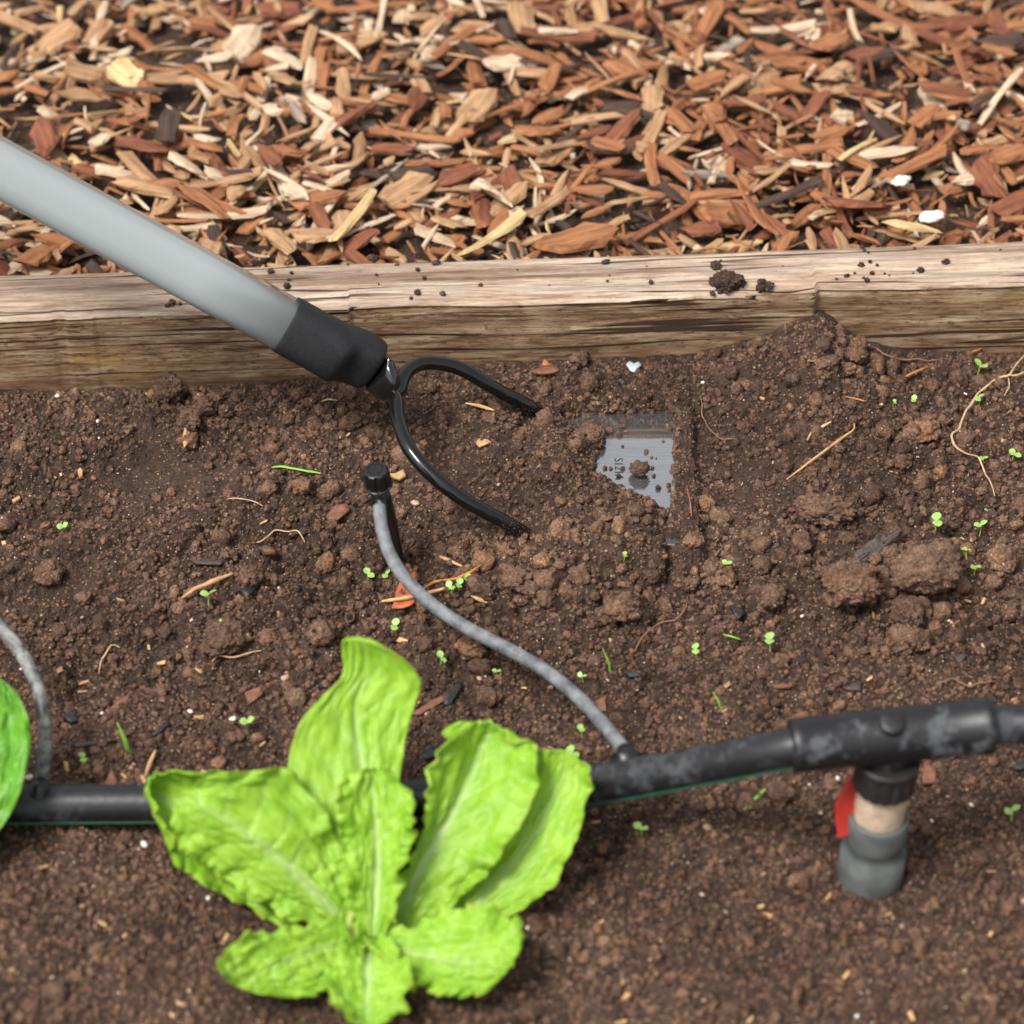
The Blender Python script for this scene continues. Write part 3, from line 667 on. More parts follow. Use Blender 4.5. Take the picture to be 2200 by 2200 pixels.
for s, wk, tk, e, dv in ((-.012, .95, .95, 3, 0), (-.012, .975, .975, 3, 0), (-.004, .99, .99, 3, 0), (.2, .99, .99, 3, 0), (.45, .985, .99, 3, 0), (.60, .98, .985, 3, 0), (.66, .98, .96, 3, -.0006), (.72, 1.0, .84, 2.9, -.0024),
                         (.77, .985, .74, 3.2, -.0037), (.87, .965, .71, 3.4, -.0040), (.96, .94, .69, 3.4, -.0041), (1.01, .91, .66, 3.2, -.0042), (1.035, .86, .60, 2.9, -.0042), (1.045, .78, .50, 2.6, -.0042)):
    fsec(s, wk, tk, e, dv)
fr = part('ferrule', loft_mesh('ferrule', fs, 72), M['ferrule'], hoe)
md = fr.modifiers.new('s', 'SUBSURF'); md.levels = md.render_levels = 1
# flattened tang from the ferrule to the weld
Jd = (J - F1); tl = Jd.length; Ja = Jd.normalized(); Sv = (ST - Ja * ST.dot(Ja)).normalized(); Vn = Ja.cross(Sv).normalized()
TV = -VT * .0042
part('tang', loft_mesh('tang', [(F1 - A * .006 + TV, ST, VT, HR * .80, HR * .40, 5), (F1 + A * .001 + TV, ST, VT, HR * .78, HR * .38, 5), (F1 + Jd * .35 + TV * .6, Sv, Vn, HR * .74, HR * .33, 5), (F1 + Jd * .70 + TV * .2, Sv, Vn, HR * .62, HR * .30, 4), (F1 + Jd * .92, Sv, Vn, HR * .46, HR * .28, 3), (F1 + Jd * 1.06, Sv, Vn, HR * .26, HR * .2, 2)], 48), M['gloss'], hoe)
TR = .0036
zn = [(846, 842, .039), (852, 862, .0385), (853, 890, .0375), (861, 922, .036), (876, 958, .034), (897, 988, .031), (926, 1019, .027), (962, 1049, .0225), (1003, 1077, .017), (1044, 1100, .011), (1078, 1118, .0055), (1110, 1136, .0), (1150, 1160, -.008), (1196, 1182, -.0055)]
zfar = [(848, 846, .038), (858, 838, .0385), (863, 822, .039), (873, 801, .0395), (889, 788, .039), (910, 780, .038), (937, 780, .036), (972, 786, .033), (1006, 800, .029), (1046, 825, .022), (1085, 847, .014), (1122, 865, .0075), (1152, 881, .001), (1180, 896, -.008), (1200, 900, -.0055)]
for z_ in (zn, zfar):
    pts = [at_z(*q) for q in z_]
    rad = [TR * .8] + [TR] * (len(pts) - 1)
    part('tine', tube_mesh('tine', pts, rad, 24, 90), M['tine'], hoe)
# blade: flat plate whose far end dips, a bend added to darken its reflection
def blade_dip(e): return 8 * e * e if e < .020 else 8 * .020 ** 2 + .32 * (e - .020)
nb = 40; bl = np.zeros((nb, nb, 3)); c0, c1, c2, c3 = [np.array(tuple(c)) for c in blade_c]
yb = at_z(1300, 958, 0).y
for i in range(nb):
    for k in range(nb):
        s, t = i / (nb - 1), k / (nb - 1); p = (c0 * (1 - s) + c1 * s) * (1 - t) + (c3 * (1 - s) + c2 * s) * t
        e = max(0, p[1] - yb); p[2] = ZB - blade_dip(e); bl[i, k] = p
ba_o = part('blade', grid_mesh('blade', bl[:, ::-1]), M['blade'], hoe)
md = ba_o.modifiers.new('thick', 'SOLIDIFY'); md.thickness = .0022; md.offset = -1
tcv = bpy.data.curves.new('lettering', 'FONT'); tcv.body = 'S121A'; tcv.size = .0062; tcv.space_character = 1.02; tcv.offset = -.00006
to = bpy.data.objects.new('t', tcv); COL.objects.link(to); bpy.context.view_layer.update()
tm = bpy.data.meshes.new_from_object(to.evaluated_get(bpy.context.evaluated_depsgraph_get())); bpy.data.objects.remove(to)
tp = at_z(1320, 984, ZB); tm.transform(Matrix.Translation((tp.x, tp.y, ZB + .00025)) @ Matrix.Rotation(-math.pi / 2, 4, 'Z'))
lo = part('lettering', tm, M['engrave'], ba_o); lo['label'] = 'stamped letters S121A'

# ================================================================== IRRIGATION: hose, tee riser, dripper tubes
def pts_z(l): return [at_z(*q) for q in l]
HO = .0084
hl = [(-420, 1738, .006), (-150, 1731, .006), (100, 1727, .006), (350, 1725, .006), (600, 1724, .006), (870, 1716, .007), (1080, 1702, .012), (1300, 1681, .025), (1500, 1645, .050), (1640, 1618, .070), (1720, 1602, .078), (1800, 1592, .080)]
hose_pts = pts_z(hl)
hose = put('irrigation_hose', tube_mesh('irrigation_hose', hose_pts, HO, 28, 150), None, 'black poly irrigation hose running across the bed behind the lettuce up to the tee', 'hose')
hose.data.materials.append(M['hose'])
# green stripe along its camera-side underside
sp = [p + (Vector((0, -.82, -.58)) * (HO * .985)) for p in hose_pts[:-1]]
ss = tube_mesh('stripe', sp, .0009, 8, 150); ss.transform(Matrix.Translation(-hose.location)); st = link('stripe', ss, M['stripe'], hose); st['label'] = 'green line along the hose'
TC = at_z(1915, 1580, .080); TD = (at_z(2130, 1557, .081) - at_z(1700, 1602, .079)).normalized()
hr = [at_z(2100, 1560, .080), at_z(2160, 1556, .080), at_z(2260, 1558, .080), at_z(2420, 1575, .066), at_z(2640, 1610, .030), at_z(2850, 1640, .008)]
put('irrigation_hose', tube_mesh('irrigation_hose', hr, HO, 28, 60), M['hose'], 'short black hose leaving the tee on the side away from the lettuce', 'hose')
tee = empty('tee_riser', Vector((TC.x, TC.y, 0))); tag(tee, 'black hose tee on a grey upright pipe with ribbed collar and red valve lever', 'pipe fitting')
half = (at_z(2130, 1557, .081) - at_z(1700, 1602, .079)).length / 2; tr = 110 / 2 / (PPM / (TC - CAM).dot(FW)) * 1.12
def lath(c, d, prof, n=48, nm='x'): return lathe(nm, prof, c, d, n)
part('tee_body', lath(TC, TD, [(HO * 1.02, -half), (tr * .93, -half), (tr * .97, -half + .0006), (tr * .975, -half + .004), (tr * .965, -half + .0045), (tr * .985, -half * .3), (tr * 1.0, 0), (tr * .99, half * .3), (tr * .99, half - .0045), (tr * 1.02, half - .004), (tr * 1.02, half - .0006), (tr * .96, half), (HO * 1.02, half)], 56, 'tee_body'), M['tee'], tee)
kd = (Vector((0, -.35, .94))).normalized(); kp = TC + TD * -.001 + kd * tr * .93
bmk = bmesh.new()
def heart_ring(r, h):
    out = []
    for k in range(40):
        a = 2 * math.pi * k / 40; rr = r * (1 - .34 * math.exp(-((a - math.pi / 2) / .34) ** 2) + .07 * math.exp(-((abs(a - math.pi / 2) - .75) / .4) ** 2))
        ux = TD; uy = kd.cross(TD).normalized(); out.append(kp + ux * (math.cos(a) * rr) + uy * (math.sin(a) * rr) + kd * h)
    return out
vk = []; fk = []
for r, h in ((.0054, -.003), (.0054, .0024), (.0050, .0032), (.0040, .0035)):
    vk += heart_ring(r, h)
for i in range(3): fk += [(i * 40 + k, i * 40 + (k + 1) % 40, (i + 1) * 40 + (k + 1) % 40, (i + 1) * 40 + k) for k in range(40)]
fk.append(tuple(120 + k for k in range(40)))
part('knob', mesh('knob', vk, fk), M['tee'], tee)
dn = Vector((-.03, -.02, -1)).normalized(); k1 = 1 / (PPM / (TC - CAM).dot(FW))
part('neck', lath(TC, dn, [(tr * .80, .0), (tr * .80, tr * .9), (tr * .86, tr * 1.15), (tr * .86, tr * 1.5)], 40, 'neck'), M['tee'], tee)
cr_ = 72 * k1
# ribbed swivel collar
V = []; F = []; nS = 96; prof = [(cr_ * .70, tr * 1.05), (cr_ * .95, tr * 1.03), (cr_, tr * 1.1), (cr_, tr * 1.27), (cr_ * .965, tr * 1.29), (cr_ * .965, tr * 2.4), (cr_ * .90, tr * 2.5), (cr_ * .7, tr * 2.5)]
ux = dn.orthogonal().normalized(); uy = dn.cross(ux)
for i, (r, h) in enumerate(prof):
    for k in range(nS):
        rr = r * (1 - (.045 if (k // 3) % 2 else 0) * (i in (4, 5, 6))); a = 2 * math.pi * k / nS; V.append(TC + dn * h + ux * (math.cos(a) * rr) + uy * (math.sin(a) * rr))
F = [(i * nS + k, i * nS + (k + 1) % nS, (i + 1) * nS + (k + 1) % nS, (i + 1) * nS + k) for i in range(len(prof) - 1) for k in range(nS)] + [tuple(range(nS))[::-1], tuple((len(prof) - 1) * nS + k for k in range(nS))]
part('collar', mesh('collar', V, F, False), M['collar'], tee)
pr = 57 * k1; tl_ = TC.z / abs(dn.z)
part('taped_thread', lath(TC, dn, [(pr * .98, tr * 2.4), (pr, tr * 2.6), (pr * .96, tr * 2.8), (pr * 1.01, tr * 3.0), (pr * .96, tr * 3.2), (pr * 1.01, tr * 3.45), (pr * .97, tr * 3.7), (pr * .99, tr * 4.2), (pr * .96, tr * 5.0)], 40, 'taped_thread'), M['tape'], tee)
gr_ = 68 * k1
part('coupling', lath(TC, dn, [(pr * .99, tr * 5.0), (pr * 1.0, tr * 4.25), (pr * 1.02, tr * 3.97), (gr_ * .95, tr * 3.95), (gr_, tr * 4.03), (gr_, tr * 5.1), (gr_ * .97, tr * 5.25), (gr_ * .94, tr * 5.3), (gr_ * .94, tr * 5.7), (gr_ * 1.08, tr * 5.8), (gr_ * 1.08, tl_ + .03)], 56, 'coupling'), M['grey_pvc'], tee)
# red lever: bent plate beside the coupling
rl = [(1838, 1664, .004), (1824, 1672, .0045), (1808, 1700, .0065), (1795, 1730, .0085), (1794, 1762, .0095), (1800, 1798, .0095)]
tv = (TC - CAM).dot(FW)
lp = [at_t(px, py, tv + .022 + (py - 1664) * 9e-5) for px, py, w in rl]; V = []; F = []
sdv = Vector((.86, .28, .1)).normalized()
lw = [14, 18, 50, 62, 60, 46]
for p, w in zip(lp, lw):
    w = w * k1
    for a, b in ((0, -.0012), (w, -.0012), (w, .0012), (0, .0012)): V.append(p + sdv * a + Vector((-.25, .9, .3)).normalized() * b)
F = [(i * 4 + k, i * 4 + (k + 1) % 4, (i + 1) * 4 + (k + 1) % 4, (i + 1) * 4 + k) for i in range(len(lp) - 1) for k in range(4)] + [(3, 2, 1, 0), tuple((len(lp) - 1) * 4 + k for k in range(4))]
lv = part('lever', mesh('lever', V, F, False), M['red'], tee); md = lv.modifiers.new('b', 'BEVEL'); md.width = .0006; md.segments = 2; lv['label'] = 'red valve lever'

# dripper on its stake
E0 = on_soil(850, 1214); e_top = at_z(813, 1040, .050)
em = empty('drip_emitter', Vector((E0.x, E0.y, E0.z))); tag(em, 'black round-capped drip emitter on a stake beside the hoe arm', 'drip emitter')
ed = (e_top - E0).normalized(); el = (e_top - E0).length
eu = (Vector((1, 0, 0)) - ed * ed.x).normalized(); ev = ed.cross(eu)
part('stake', loft_mesh('stake', [(E0 - ed * .03, eu, ev, .0030, .0018, 4), (E0, eu, ev, .0048, .0024, 4), (E0 + ed * el * .5, eu, ev, .0052, .0026, 4), (E0 + ed * el * .80, eu, ev, .0048, .0034, 3), (E0 + ed * el * .97, eu, ev, .0042, .0042, 2)], 32), M['black_plastic'], em)
ck = (PPM / (e_top - CAM).dot(FW)); R0 = 30 / ck
V = []; nS = 64; prof = [(.60, -.15), (1.0, -.12), (1.06, -.05), (1.06, .05), (.99, .10), (.96, .8), (.93, 1.35), (.88, 1.48), (.80, 1.52), (.62, 1.52), (.60, 1.47), (.50, 1.47), (.48, 1.52), (.02, 1.52)]
for i, (r, h) in enumerate(prof):
    for k in range(nS):
        g = 1 - (.14 if (k % 8) in (0, 1) and 4 <= i <= 9 else 0); a = 2 * math.pi * k / nS; V.append(e_top + ed * (h * R0) + eu * (math.cos(a) * r * R0 * g) + ev * (math.sin(a) * r * R0 * g))
F = [(i * nS + k, i * nS + (k + 1) % nS, (i + 1) * nS + (k + 1) % nS, (i + 1) * nS + k) for i in range(len(prof) - 1) for k in range(nS)] + [tuple((len(prof) - 1) * nS + k for k in range(nS))]
part('cap', mesh('cap', V, F, False), M['black_plastic'], em)
MT = .00315
ba = e_top - ed * .009 + Vector((0, -.0035, 0))
part('barb', tube_mesh('barb', [ba + Vector((0, .004, .002)), ba, ba + Vector((.0003, -.005, -.004))], .0032, 16, 10), M['black_plastic'], em)
tpz = [(815, 1088, .044), (818, 1120, .0415), (828, 1165, .037), (848, 1210, .032), (882, 1255, .027), (930, 1300, .022), (1000, 1347, .019), (1090, 1394, .0185), (1170, 1440, .020), (1240, 1496, .024), (1300, 1560, .030), (1338, 1607, .034), (1352, 1630, .033)]
put('drip_tube', tube_mesh('drip_tube', pts_z(tpz), MT, 20, 120), M['microtube'], 'chalky grey thin tube curving from the hose to the round-capped emitter', 'drip tube')
fp = at_z(1350, 1628, .036)
put('hose_barb', loft_mesh('hose_barb', [(fp + Vector((0, .0, -.006)), Vector((1, 0, 0)), Vector((0, 1, 0)), .0085, .0055, 3), (fp + Vector((0, 0, -.001)), Vector((1, 0, 0)), Vector((0, 1, 0)), .008, .005, 3), (fp + Vector((0, 0, .0005)), Vector((1, 0, 0)), Vector((0, 1, 0)), .0045, .004, 2), (fp + Vector((-.001, .002, .003)), Vector((1, 0, 0)), Vector((0, 1, 0)), .004, .004, 2)], 32), M['black_plastic'], 'flat black barb joining the grey drip tube to the hose', 'hose fitting')
t2 = [(-260, 1230, .050), (-120, 1262, .056), (-40, 1310, .052), (10, 1358, .047), (50, 1410, .042), (80, 1475, .036), (95, 1545, .029), (97, 1610, .022), (90, 1665, .016), (86, 1705, .012)]
put('drip_tube', tube_mesh('drip_tube', pts_z(t2), MT, 20, 90), M['microtube_dark'], 'stained grey thin tube rising from the hose beside the smooth green leaf', 'drip tube')
fp = at_z(86, 1700, .0135)
put('hose_barb', lathe('hose_barb', [(.0052, -.005), (.0052, .0), (.0042, .001), (.0040, .005)], fp, (.02, .1, 1), 28), M['black_plastic'], 'round black barb joining the stained drip tube to the hose', 'hose fitting')

# ================================================================== LETTUCE
def leaf_part(name, stations, parent, m, seed, ruff=.006, quilt=.0022, cup=.006, nu=84, nw=57, freq=3.0, veins=7, rib=.16, frill=.0030):
    """stations: (xl,yl,ml, xm,ym,mm, xr,yr,mr): pixel of left edge / midrib / right edge and metres towards the camera from the plant's depth"""
    st = spline([tuple(float(v) for v in s) for s in stations], nu); P = np.zeros((nu, nw, 3)); UVW = np.zeros((nu, nw, 3)); q = np.linspace(-1, 1, nw)
    for i in range(nu):
        s = st[i]; l, mi, r = [np.array(tuple(at_t(s[3 * k], s[3 * k + 1], LT - s[3 * k + 2]))) for k in range(3)]
        for k, w in enumerate(q):
            a = abs(w); e = l if w < 0 else r; P[i, k] = mi * (1 - a) + e * a
            UVW[i, k] = (w, i / (nu - 1), 0)
    du = np.gradient(P, axis=0); dw = np.gradient(P, axis=1); Nn = np.cross(du, dw); Nn /= np.linalg.norm(Nn, axis=2)[..., None] + 1e-12
    if np.mean(Nn @ np.array(tuple(CAM - Vector(P[nu // 2, nw // 2])))) < 0: Nn = -Nn
    w = UVW[..., 0]; s = UVW[..., 1]; a = np.abs(w)
    vv = (s * veins - a * 1.7 + .25 * fbm(w * 2 + seed, s * 3, seed, 2)) % 1.0; side = np.where(w < 0, 0.0, .5); vv = (vv + side) % 1
    vein = np.exp(-((vv - .5) / .075) ** 2) * np.clip(1 - a * .9, 0, 1) * .55
    mid = np.exp(-(w / (rib * (1.15 - s))) ** 2) * np.clip(1.15 - s, 0, 1)
    d = ruff * (a ** 2.2) * fbm(s * freq * 2.2 + seed, w * 1.3 + seed, seed + 3, 3) * 1.6
    d += quilt * (1 - mid) * (fbm(s * 9 + seed, w * 6, seed + 8, 3) * 1.6 - 1.1 * vein + .6 * np.abs(fbm(s * 16, w * 10 + seed, seed + 12, 2)))
    d += frill * a ** 4 * fbm(s * 17 + seed, w * 1.5 + seed, seed + 31, 2) * 1.8
    d += cup * (a ** 2 - .3) - .0022 * mid
    P = P + Nn * d[..., None] + (dw / (np.linalg.norm(dw, axis=2)[..., None] + 1e-12)) * (np.sign(w) * frill * .55 * a ** 6 * fbm(s * 22 + seed, w * 0 + seed, seed + 41, 2))[..., None]
    me = grid_mesh(name, P.copy()); UVW[..., 2] = np.clip(vein * .6 + mid, 0, 1); set_attr(me, 'leafuv', UVW)
    o = part(name, me, m, parent); md = o.modifiers.new('t', 'SOLIDIFY'); md.thickness = .0006; md.offset = 0; return o
LB = on_soil(790, 2010); LT = (LB - CAM).dot(FW)
let = empty('lettuce_plant', LB); tag(let, 'bright green lettuce with ruffled leaves growing in front of the hose', 'lettuce')
leaf_part('leaf', [(745, 1990, .00, 785, 1990, .002, 830, 1990, .00), (690, 1860, -.002, 785, 1860, .0, 850, 1860, -.004), (640, 1770, -.004, 785, 1770, -.004, 858, 1770, -.008), (620, 1690, -.006, 781, 1690, -.008, 858, 1690, -.012), (622, 1620, -.008, 773, 1620, -.012, 866, 1620, -.014), (645, 1550, -.008, 765, 1555, -.014, 880, 1550, -.014), (690, 1496, -.010, 765, 1500, -.014, 897, 1500, -.012), (733, 1455, -.012, 785, 1450, -.013, 905, 1460, -.010), (739, 1412, -.012, 785, 1408, -.010, 880, 1420, -.006), (738, 1385, -.010, 780, 1385, -.007, 845, 1392, -.004), (740, 1371, -.008, 768, 1370, -.006, 796, 1374, -.003)], let, M['lettuce'], 3, .0012, .0010, .0015, veins=6, rib=.14, frill=.0008)
leaf_part('leaf', [(700, 2000, .0, 745, 1990, .004, 770, 1960, .002), (560, 1935, .006, 640, 1880, .010, 740, 1840, .002), (470, 1880, .010, 560, 1815, .016, 690, 1740, .004), (418, 1845, .014, 500, 1770, .020, 625, 1655, .006), (384, 1815, .016, 450, 1740, .022, 560, 1652, .012), (372, 1780, .018, 412, 1722, .022, 490, 1662, .018), (372, 1745, .018, 390, 1712, .020, 430, 1680, .019)], let, M['lettuce'], 9, .0040, .0015, .002, veins=8, freq=4)
leaf_part('leaf', [(640, 1990, -.012, 700, 1960, -.010, 740, 1900, -.012), (480, 1920, -.006, 540, 1850, -.008, 640, 1780, -.014), (375, 1860, .0, 420, 1765, -.004, 540, 1680, -.014), (338, 1822, .006, 360, 1720, -.006, 480, 1648, -.012), (320, 1785, .012, 334, 1700, -.004, 430, 1632, -.006), (318, 1745, .014, 334, 1680, .004, 385, 1638, .0)], let, M['lettuce'], 14, .003, .0015, .010, veins=6)
leaf_part('leaf', [(770, 2010, .014, 800, 2015, .016, 835, 2010, .014), (745, 1900, .018, 808, 1900, .014, 868, 1900, .018), (735, 1810, .020, 810, 1810, .014, 890, 1815, .020), (722, 1750, .020, 806, 1750, .014, 893, 1760, .020), (722, 1700, .020, 800, 1700, .013, 882, 1705, .018), (748, 1668, .018, 800, 1664, .012, 852, 1672, .014), (780, 1652, .014, 800, 1650, .012, 822, 1652, .012)], let, M['lettuce'], 22, .0048, .0013, .003, freq=5, veins=8)
leaf_part('leaf', [(800, 2010, .004, 835, 2000, .006, 900, 2010, .002), (862, 1880, .006, 900, 1870, .004, 1010, 1910, .002), (895, 1795, .008, 945, 1790, .002, 1075, 1840, .004), (912, 1730, .008, 985, 1720, -.002, 1120, 1775, .004), (912, 1672, .010, 1015, 1660, -.006, 1150, 1705, .004), (932, 1625, .010, 1035, 1605, -.008, 1165, 1650, .002), (955, 1575, .006, 1045, 1570, -.006, 1150, 1606, .0), (985, 1548, .002, 1048, 1556, -.002, 1100, 1575, .0)], let, M['lettuce'], 31, .0052, .0012, .005, freq=4, veins=8)
leaf_part('leaf', [(880, 2020, -.004, 930, 2010, -.002, 985, 2020, -.004), (990, 1905, -.006, 1060, 1900, -.004, 1150, 1935, -.004), (1070, 1810, -.006, 1140, 1800, -.006, 1228, 1835, -.002), (1110, 1735, -.008, 1185, 1720, -.008, 1262, 1745, -.002), (1130, 1670, -.010, 1210, 1665, -.010, 1278, 1680, -.003), (1145, 1618, -.010, 1218, 1632, -.009, 1276, 1648, -.004), (1160, 1604, -.009, 1215, 1618, -.008, 1262, 1636, -.005)], let, M['lettuce'], 37, .0035, .0012, .005, freq=3, veins=7)
# leaves towards the viewer below
leaf_part('leaf', [(730, 2000, .016, 770, 2015, .018, 800, 2020, .018), (610, 2000, .030, 680, 2040, .030, 750, 2070, .024), (520, 2015, .040, 600, 2070, .040, 700, 2120, .030), (470, 2060, .046, 540, 2100, .044, 640, 2140, .036), (470, 2100, .048, 510, 2120, .046, 570, 2140, .042)], let, M['lettuce'], 41, .0042, .0015, .005, freq=4)
leaf_part('leaf', [(780, 2030, .020, 810, 2030, .020, 850, 2010, .018), (850, 2080, .030, 900, 2050, .032, 950, 1980, .022), (900, 2120, .036, 980, 2070, .040, 1040, 1960, .028), (980, 2140, .040, 1050, 2075, .044, 1120, 1990, .034), (1050, 2130, .044, 1090, 2085, .046, 1130, 2035, .042)], let, M['lettuce'], 47, .0042, .0015, .005, freq=4)
leaf_part('leaf', [(770, 2020, .018, 790, 2022, .018, 815, 2020, .018), (715, 2060, .034, 790, 2065, .034, 865, 2060, .034), (690, 2120, .046, 790, 2125, .044, 890, 2115, .046), (710, 2170, .054, 790, 2180, .050, 870, 2170, .054), (750, 2200, .056, 790, 2205, .055, 830, 2200, .056)], let, M['lettuce'], 53, .0042, .0015, .005, freq=4)
crw = link('crown', blob_mesh('crown', .011, (1, 1, .9), 4, 3, .2), M['sprout_stem'], let); crw.location = (0, 0, .004)
# neighbouring plant with smooth leaves
LB2 = on_soil(-190, 1900); LT = (LB2 - CAM).dot(FW)
sp2 = empty('leafy_plant', LB2); tag(sp2, 'smooth dark green rounded leaf plant beside the stained drip tube', 'leafy plant')
leaf_part('leaf', [(-190, 1890, .0, -175, 1895, .002, -160, 1900, .0), (-190, 1810, .002, -125, 1830, .006, -70, 1850, .002), (-190, 1690, .0, -75, 1720, .006, 25, 1745, .004), (-180, 1590, -.004, -45, 1610, .002, 62, 1640, .002), (-150, 1510, -.008, -30, 1530, -.002, 66, 1560, -.001), (-90, 1462, -.010, -20, 1478, -.006, 40, 1495, -.004), (-50, 1450, -.010, -20, 1456, -.008, 8, 1464, -.007)], sp2, M['spinach'], 61, .002, .0022, .004, veins=5, frill=0)
leaf_part('leaf', [(-210, 1890, .0, -200, 1890, .002, -190, 1890, .0), (-330, 1840, .004, -280, 1800, .006, -230, 1780, .002), (-420, 1800, .008, -370, 1720, .010, -290, 1680, .004), (-450, 1740, .010, -420, 1680, .010, -370, 1650, .008)], sp2, M['spinach'], 67, .002, .0022, .004, veins=5)
leaf_part('leaf', [(-200, 1905, .004, -185, 1905, .006, -170, 1905, .004), (-210, 1960, .02, -160, 1950, .024, -110, 1930, .02), (-200, 2030, .032, -130, 2010, .034, -70, 1980, .03), (-150, 2060, .036, -115, 2045, .036, -80, 2030, .034)], sp2, M['spinach'], 71, .002, .0022, .004, veins=5)

# ================================================================== CLODS
def clod_place(px, py):
    if px < 560 and py < 960: return 'crumbly soil clod in the heap at the foot of the timber board under the pole'
    if px < 800 and py < 1120: return 'crumbly soil clod on the trodden soil between the grass blade and the hoe'
    if px < 800 and py < 1320: return 'crumbly soil clod on the rough soil left of the emitter stake'
    if px < 1050 and py > 1350: return 'crumbly soil clod between the lettuce and the grey drip tube'
    if px < 1180: return 'crumbly soil clod just right of the dead red leaf'
    if py < 850: return 'crumbly soil clod in the coarse heap below the timber board'
    if px < 1500: return 'crumbly soil clod in front of the near end of the hoe blade'
    if py < 1020: return 'crumbly soil clod between the tan straw and the long pale root'
    if px > 2100: return 'crumbly soil clod near the bed end past the largest clod'
    if py > 1400: return 'crumbly soil clod beside the hose near the tee'
    return 'crumbly soil clod among those around the dark bark strip'
def clod(px, py, r_px, sc=(1, 1, .8), seed=1, label=None, group=None, sub=5, sink=-.02, m='crumb', amp=.42):
    r = r_px / 4440; p = on_soil(px, py); p.z += r * sc[2] * (1 - sink) - .001
    me = blob_mesh('soil_clod', r, sc, seed, sub, amp, 1.45, .13)
    o = place('soil_clod', me, M[m], p, seed * 1.3, label or clod_place(px, py), 'soil clod', group or (None if label else clod_place(px, py).replace('crumbly soil clod', 'clods')))
    return o
clod(365, 858, 32, (1, 1, .98), 3, 'round tan-flecked soil ball resting against the timber board', sink=-.15)
clod(1985, 1262, 68, (1.1, .85, .66), 5, 'largest smooth soil clod lying beside the dark bark strip', sink=-.22, amp=.26)
clod(1826, 1284, 54, (1, .9, .68), 7, 'broad soil clod leaning against the largest clod', sink=-.2, amp=.26)
clod(1946, 1336, 34, (1, .9, .8), 9, 'dark soil clod tucked under the largest clod', sink=-.2, amp=.28)
clod(1955, 1392, 38, (1, .9, .7), 10, 'pale-specked clod lowest in the pile by the largest clod')
clod(1772, 1112, 48, (1.15, .8, .55), 12, 'flat-topped soil clod above the dark bark strip')
clod(488, 1388, 48, (1.1, .8, .6), 15, 'flattened soil clod lying behind the lettuce with a thin root under it')
for i, (x, y, r) in enumerate([(440, 890, 25), (408, 915, 29), (462, 862, 20), (405, 960, 24), (512, 858, 16), (430, 862, 15), (485, 890, 14), (1240, 782, 24), (1840, 770, 26), (1818, 800, 20), (1770, 790, 20), (1700, 822, 17), (1600, 830, 15), (1905, 935, 27), (1985, 935, 32), (1940, 1000, 22), (1780, 1240, 22), (1660, 1290, 32), (1560, 1250, 24), (1110, 1255, 30), (1040, 1275, 24), (1140, 1275, 20), (1335, 1320, 36), (1300, 1330, 22), (1400, 1240, 18), (980, 1190, 16), (110, 1245, 30), (180, 1290, 18), (540, 1250, 22), (690, 1370, 30), (1010, 1400, 30), (700, 1070, 18), (650, 1050, 22), (1680, 1710, 24), (1640, 1450, 14), (1490, 1170, 20), (1845, 1180, 18), (2150, 1215, 36), (2180, 1290, 26), (1600, 920, 18), (1480, 1260, 16), (620, 905, 16), (760, 910, 20), (300, 870, 14)]):
    clod(x, y, r, (1, rng.uniform(.8, 1), rng.uniform(.55, .85)), 20 + i, sub=4, sink=-.3 if (x < 560 and y < 960) else -.02)
p = at_z(1272, 934, .003); place('soil_clod', blob_mesh('soil_clod', .0066, (.95, 1.2, .66), 71, 5, .34, 1.3, .12), M['crumb'], p + Vector((0, 0, .001)), .5, 'wedge of crumbly soil lying across the upper end of the hoe blade', 'soil clod')
p = at_z(1373, 1020, ZB); place('soil_clod', blob_mesh('soil_clod', .0044, (1.05, .95, .85), 74, 4, .3, 1.5, .14), M['crumb'], p + Vector((0, 0, .0040)), .2, 'small round soil ball sitting on the bright hoe blade', 'soil clod')
for i, (x, y, r) in enumerate([(1310, 925, 9), (1330, 932, 7), (1337, 912, 8), (1345, 925, 5), (1388, 1004, 6), (1388, 972, 5), (1414, 1050, 6), (1437, 1044, 5), (1438, 1054, 4), (1312, 1008, 4), (1300, 1007, 5), (1425, 948, 3), (1338, 960, 3), (1402, 1006, 4), (1405, 1024, 4), (1440, 918, 5), (1400, 983, 3), (1389, 994, 3), (1338, 1008, 5), (1329, 1024, 5), (1410, 985, 2), (1368, 991, 3), (1400, 895, 4), (1434, 905, 4)]):
    p = at_z(x, y, ZB); e = max(0, p.y - yb); place('soil_crumb', blob_mesh('soil_crumb', r / 4440, (1, 1, .9), i + 90, 3, .4, 1.6, .1), M['crumb'], Vector((p.x, p.y, ZB - blade_dip(e) + r / 4440 * .6)), i, 'tiny soil crumb lying on the hoe blade', 'soil crumb', 'crumbs on the hoe blade')
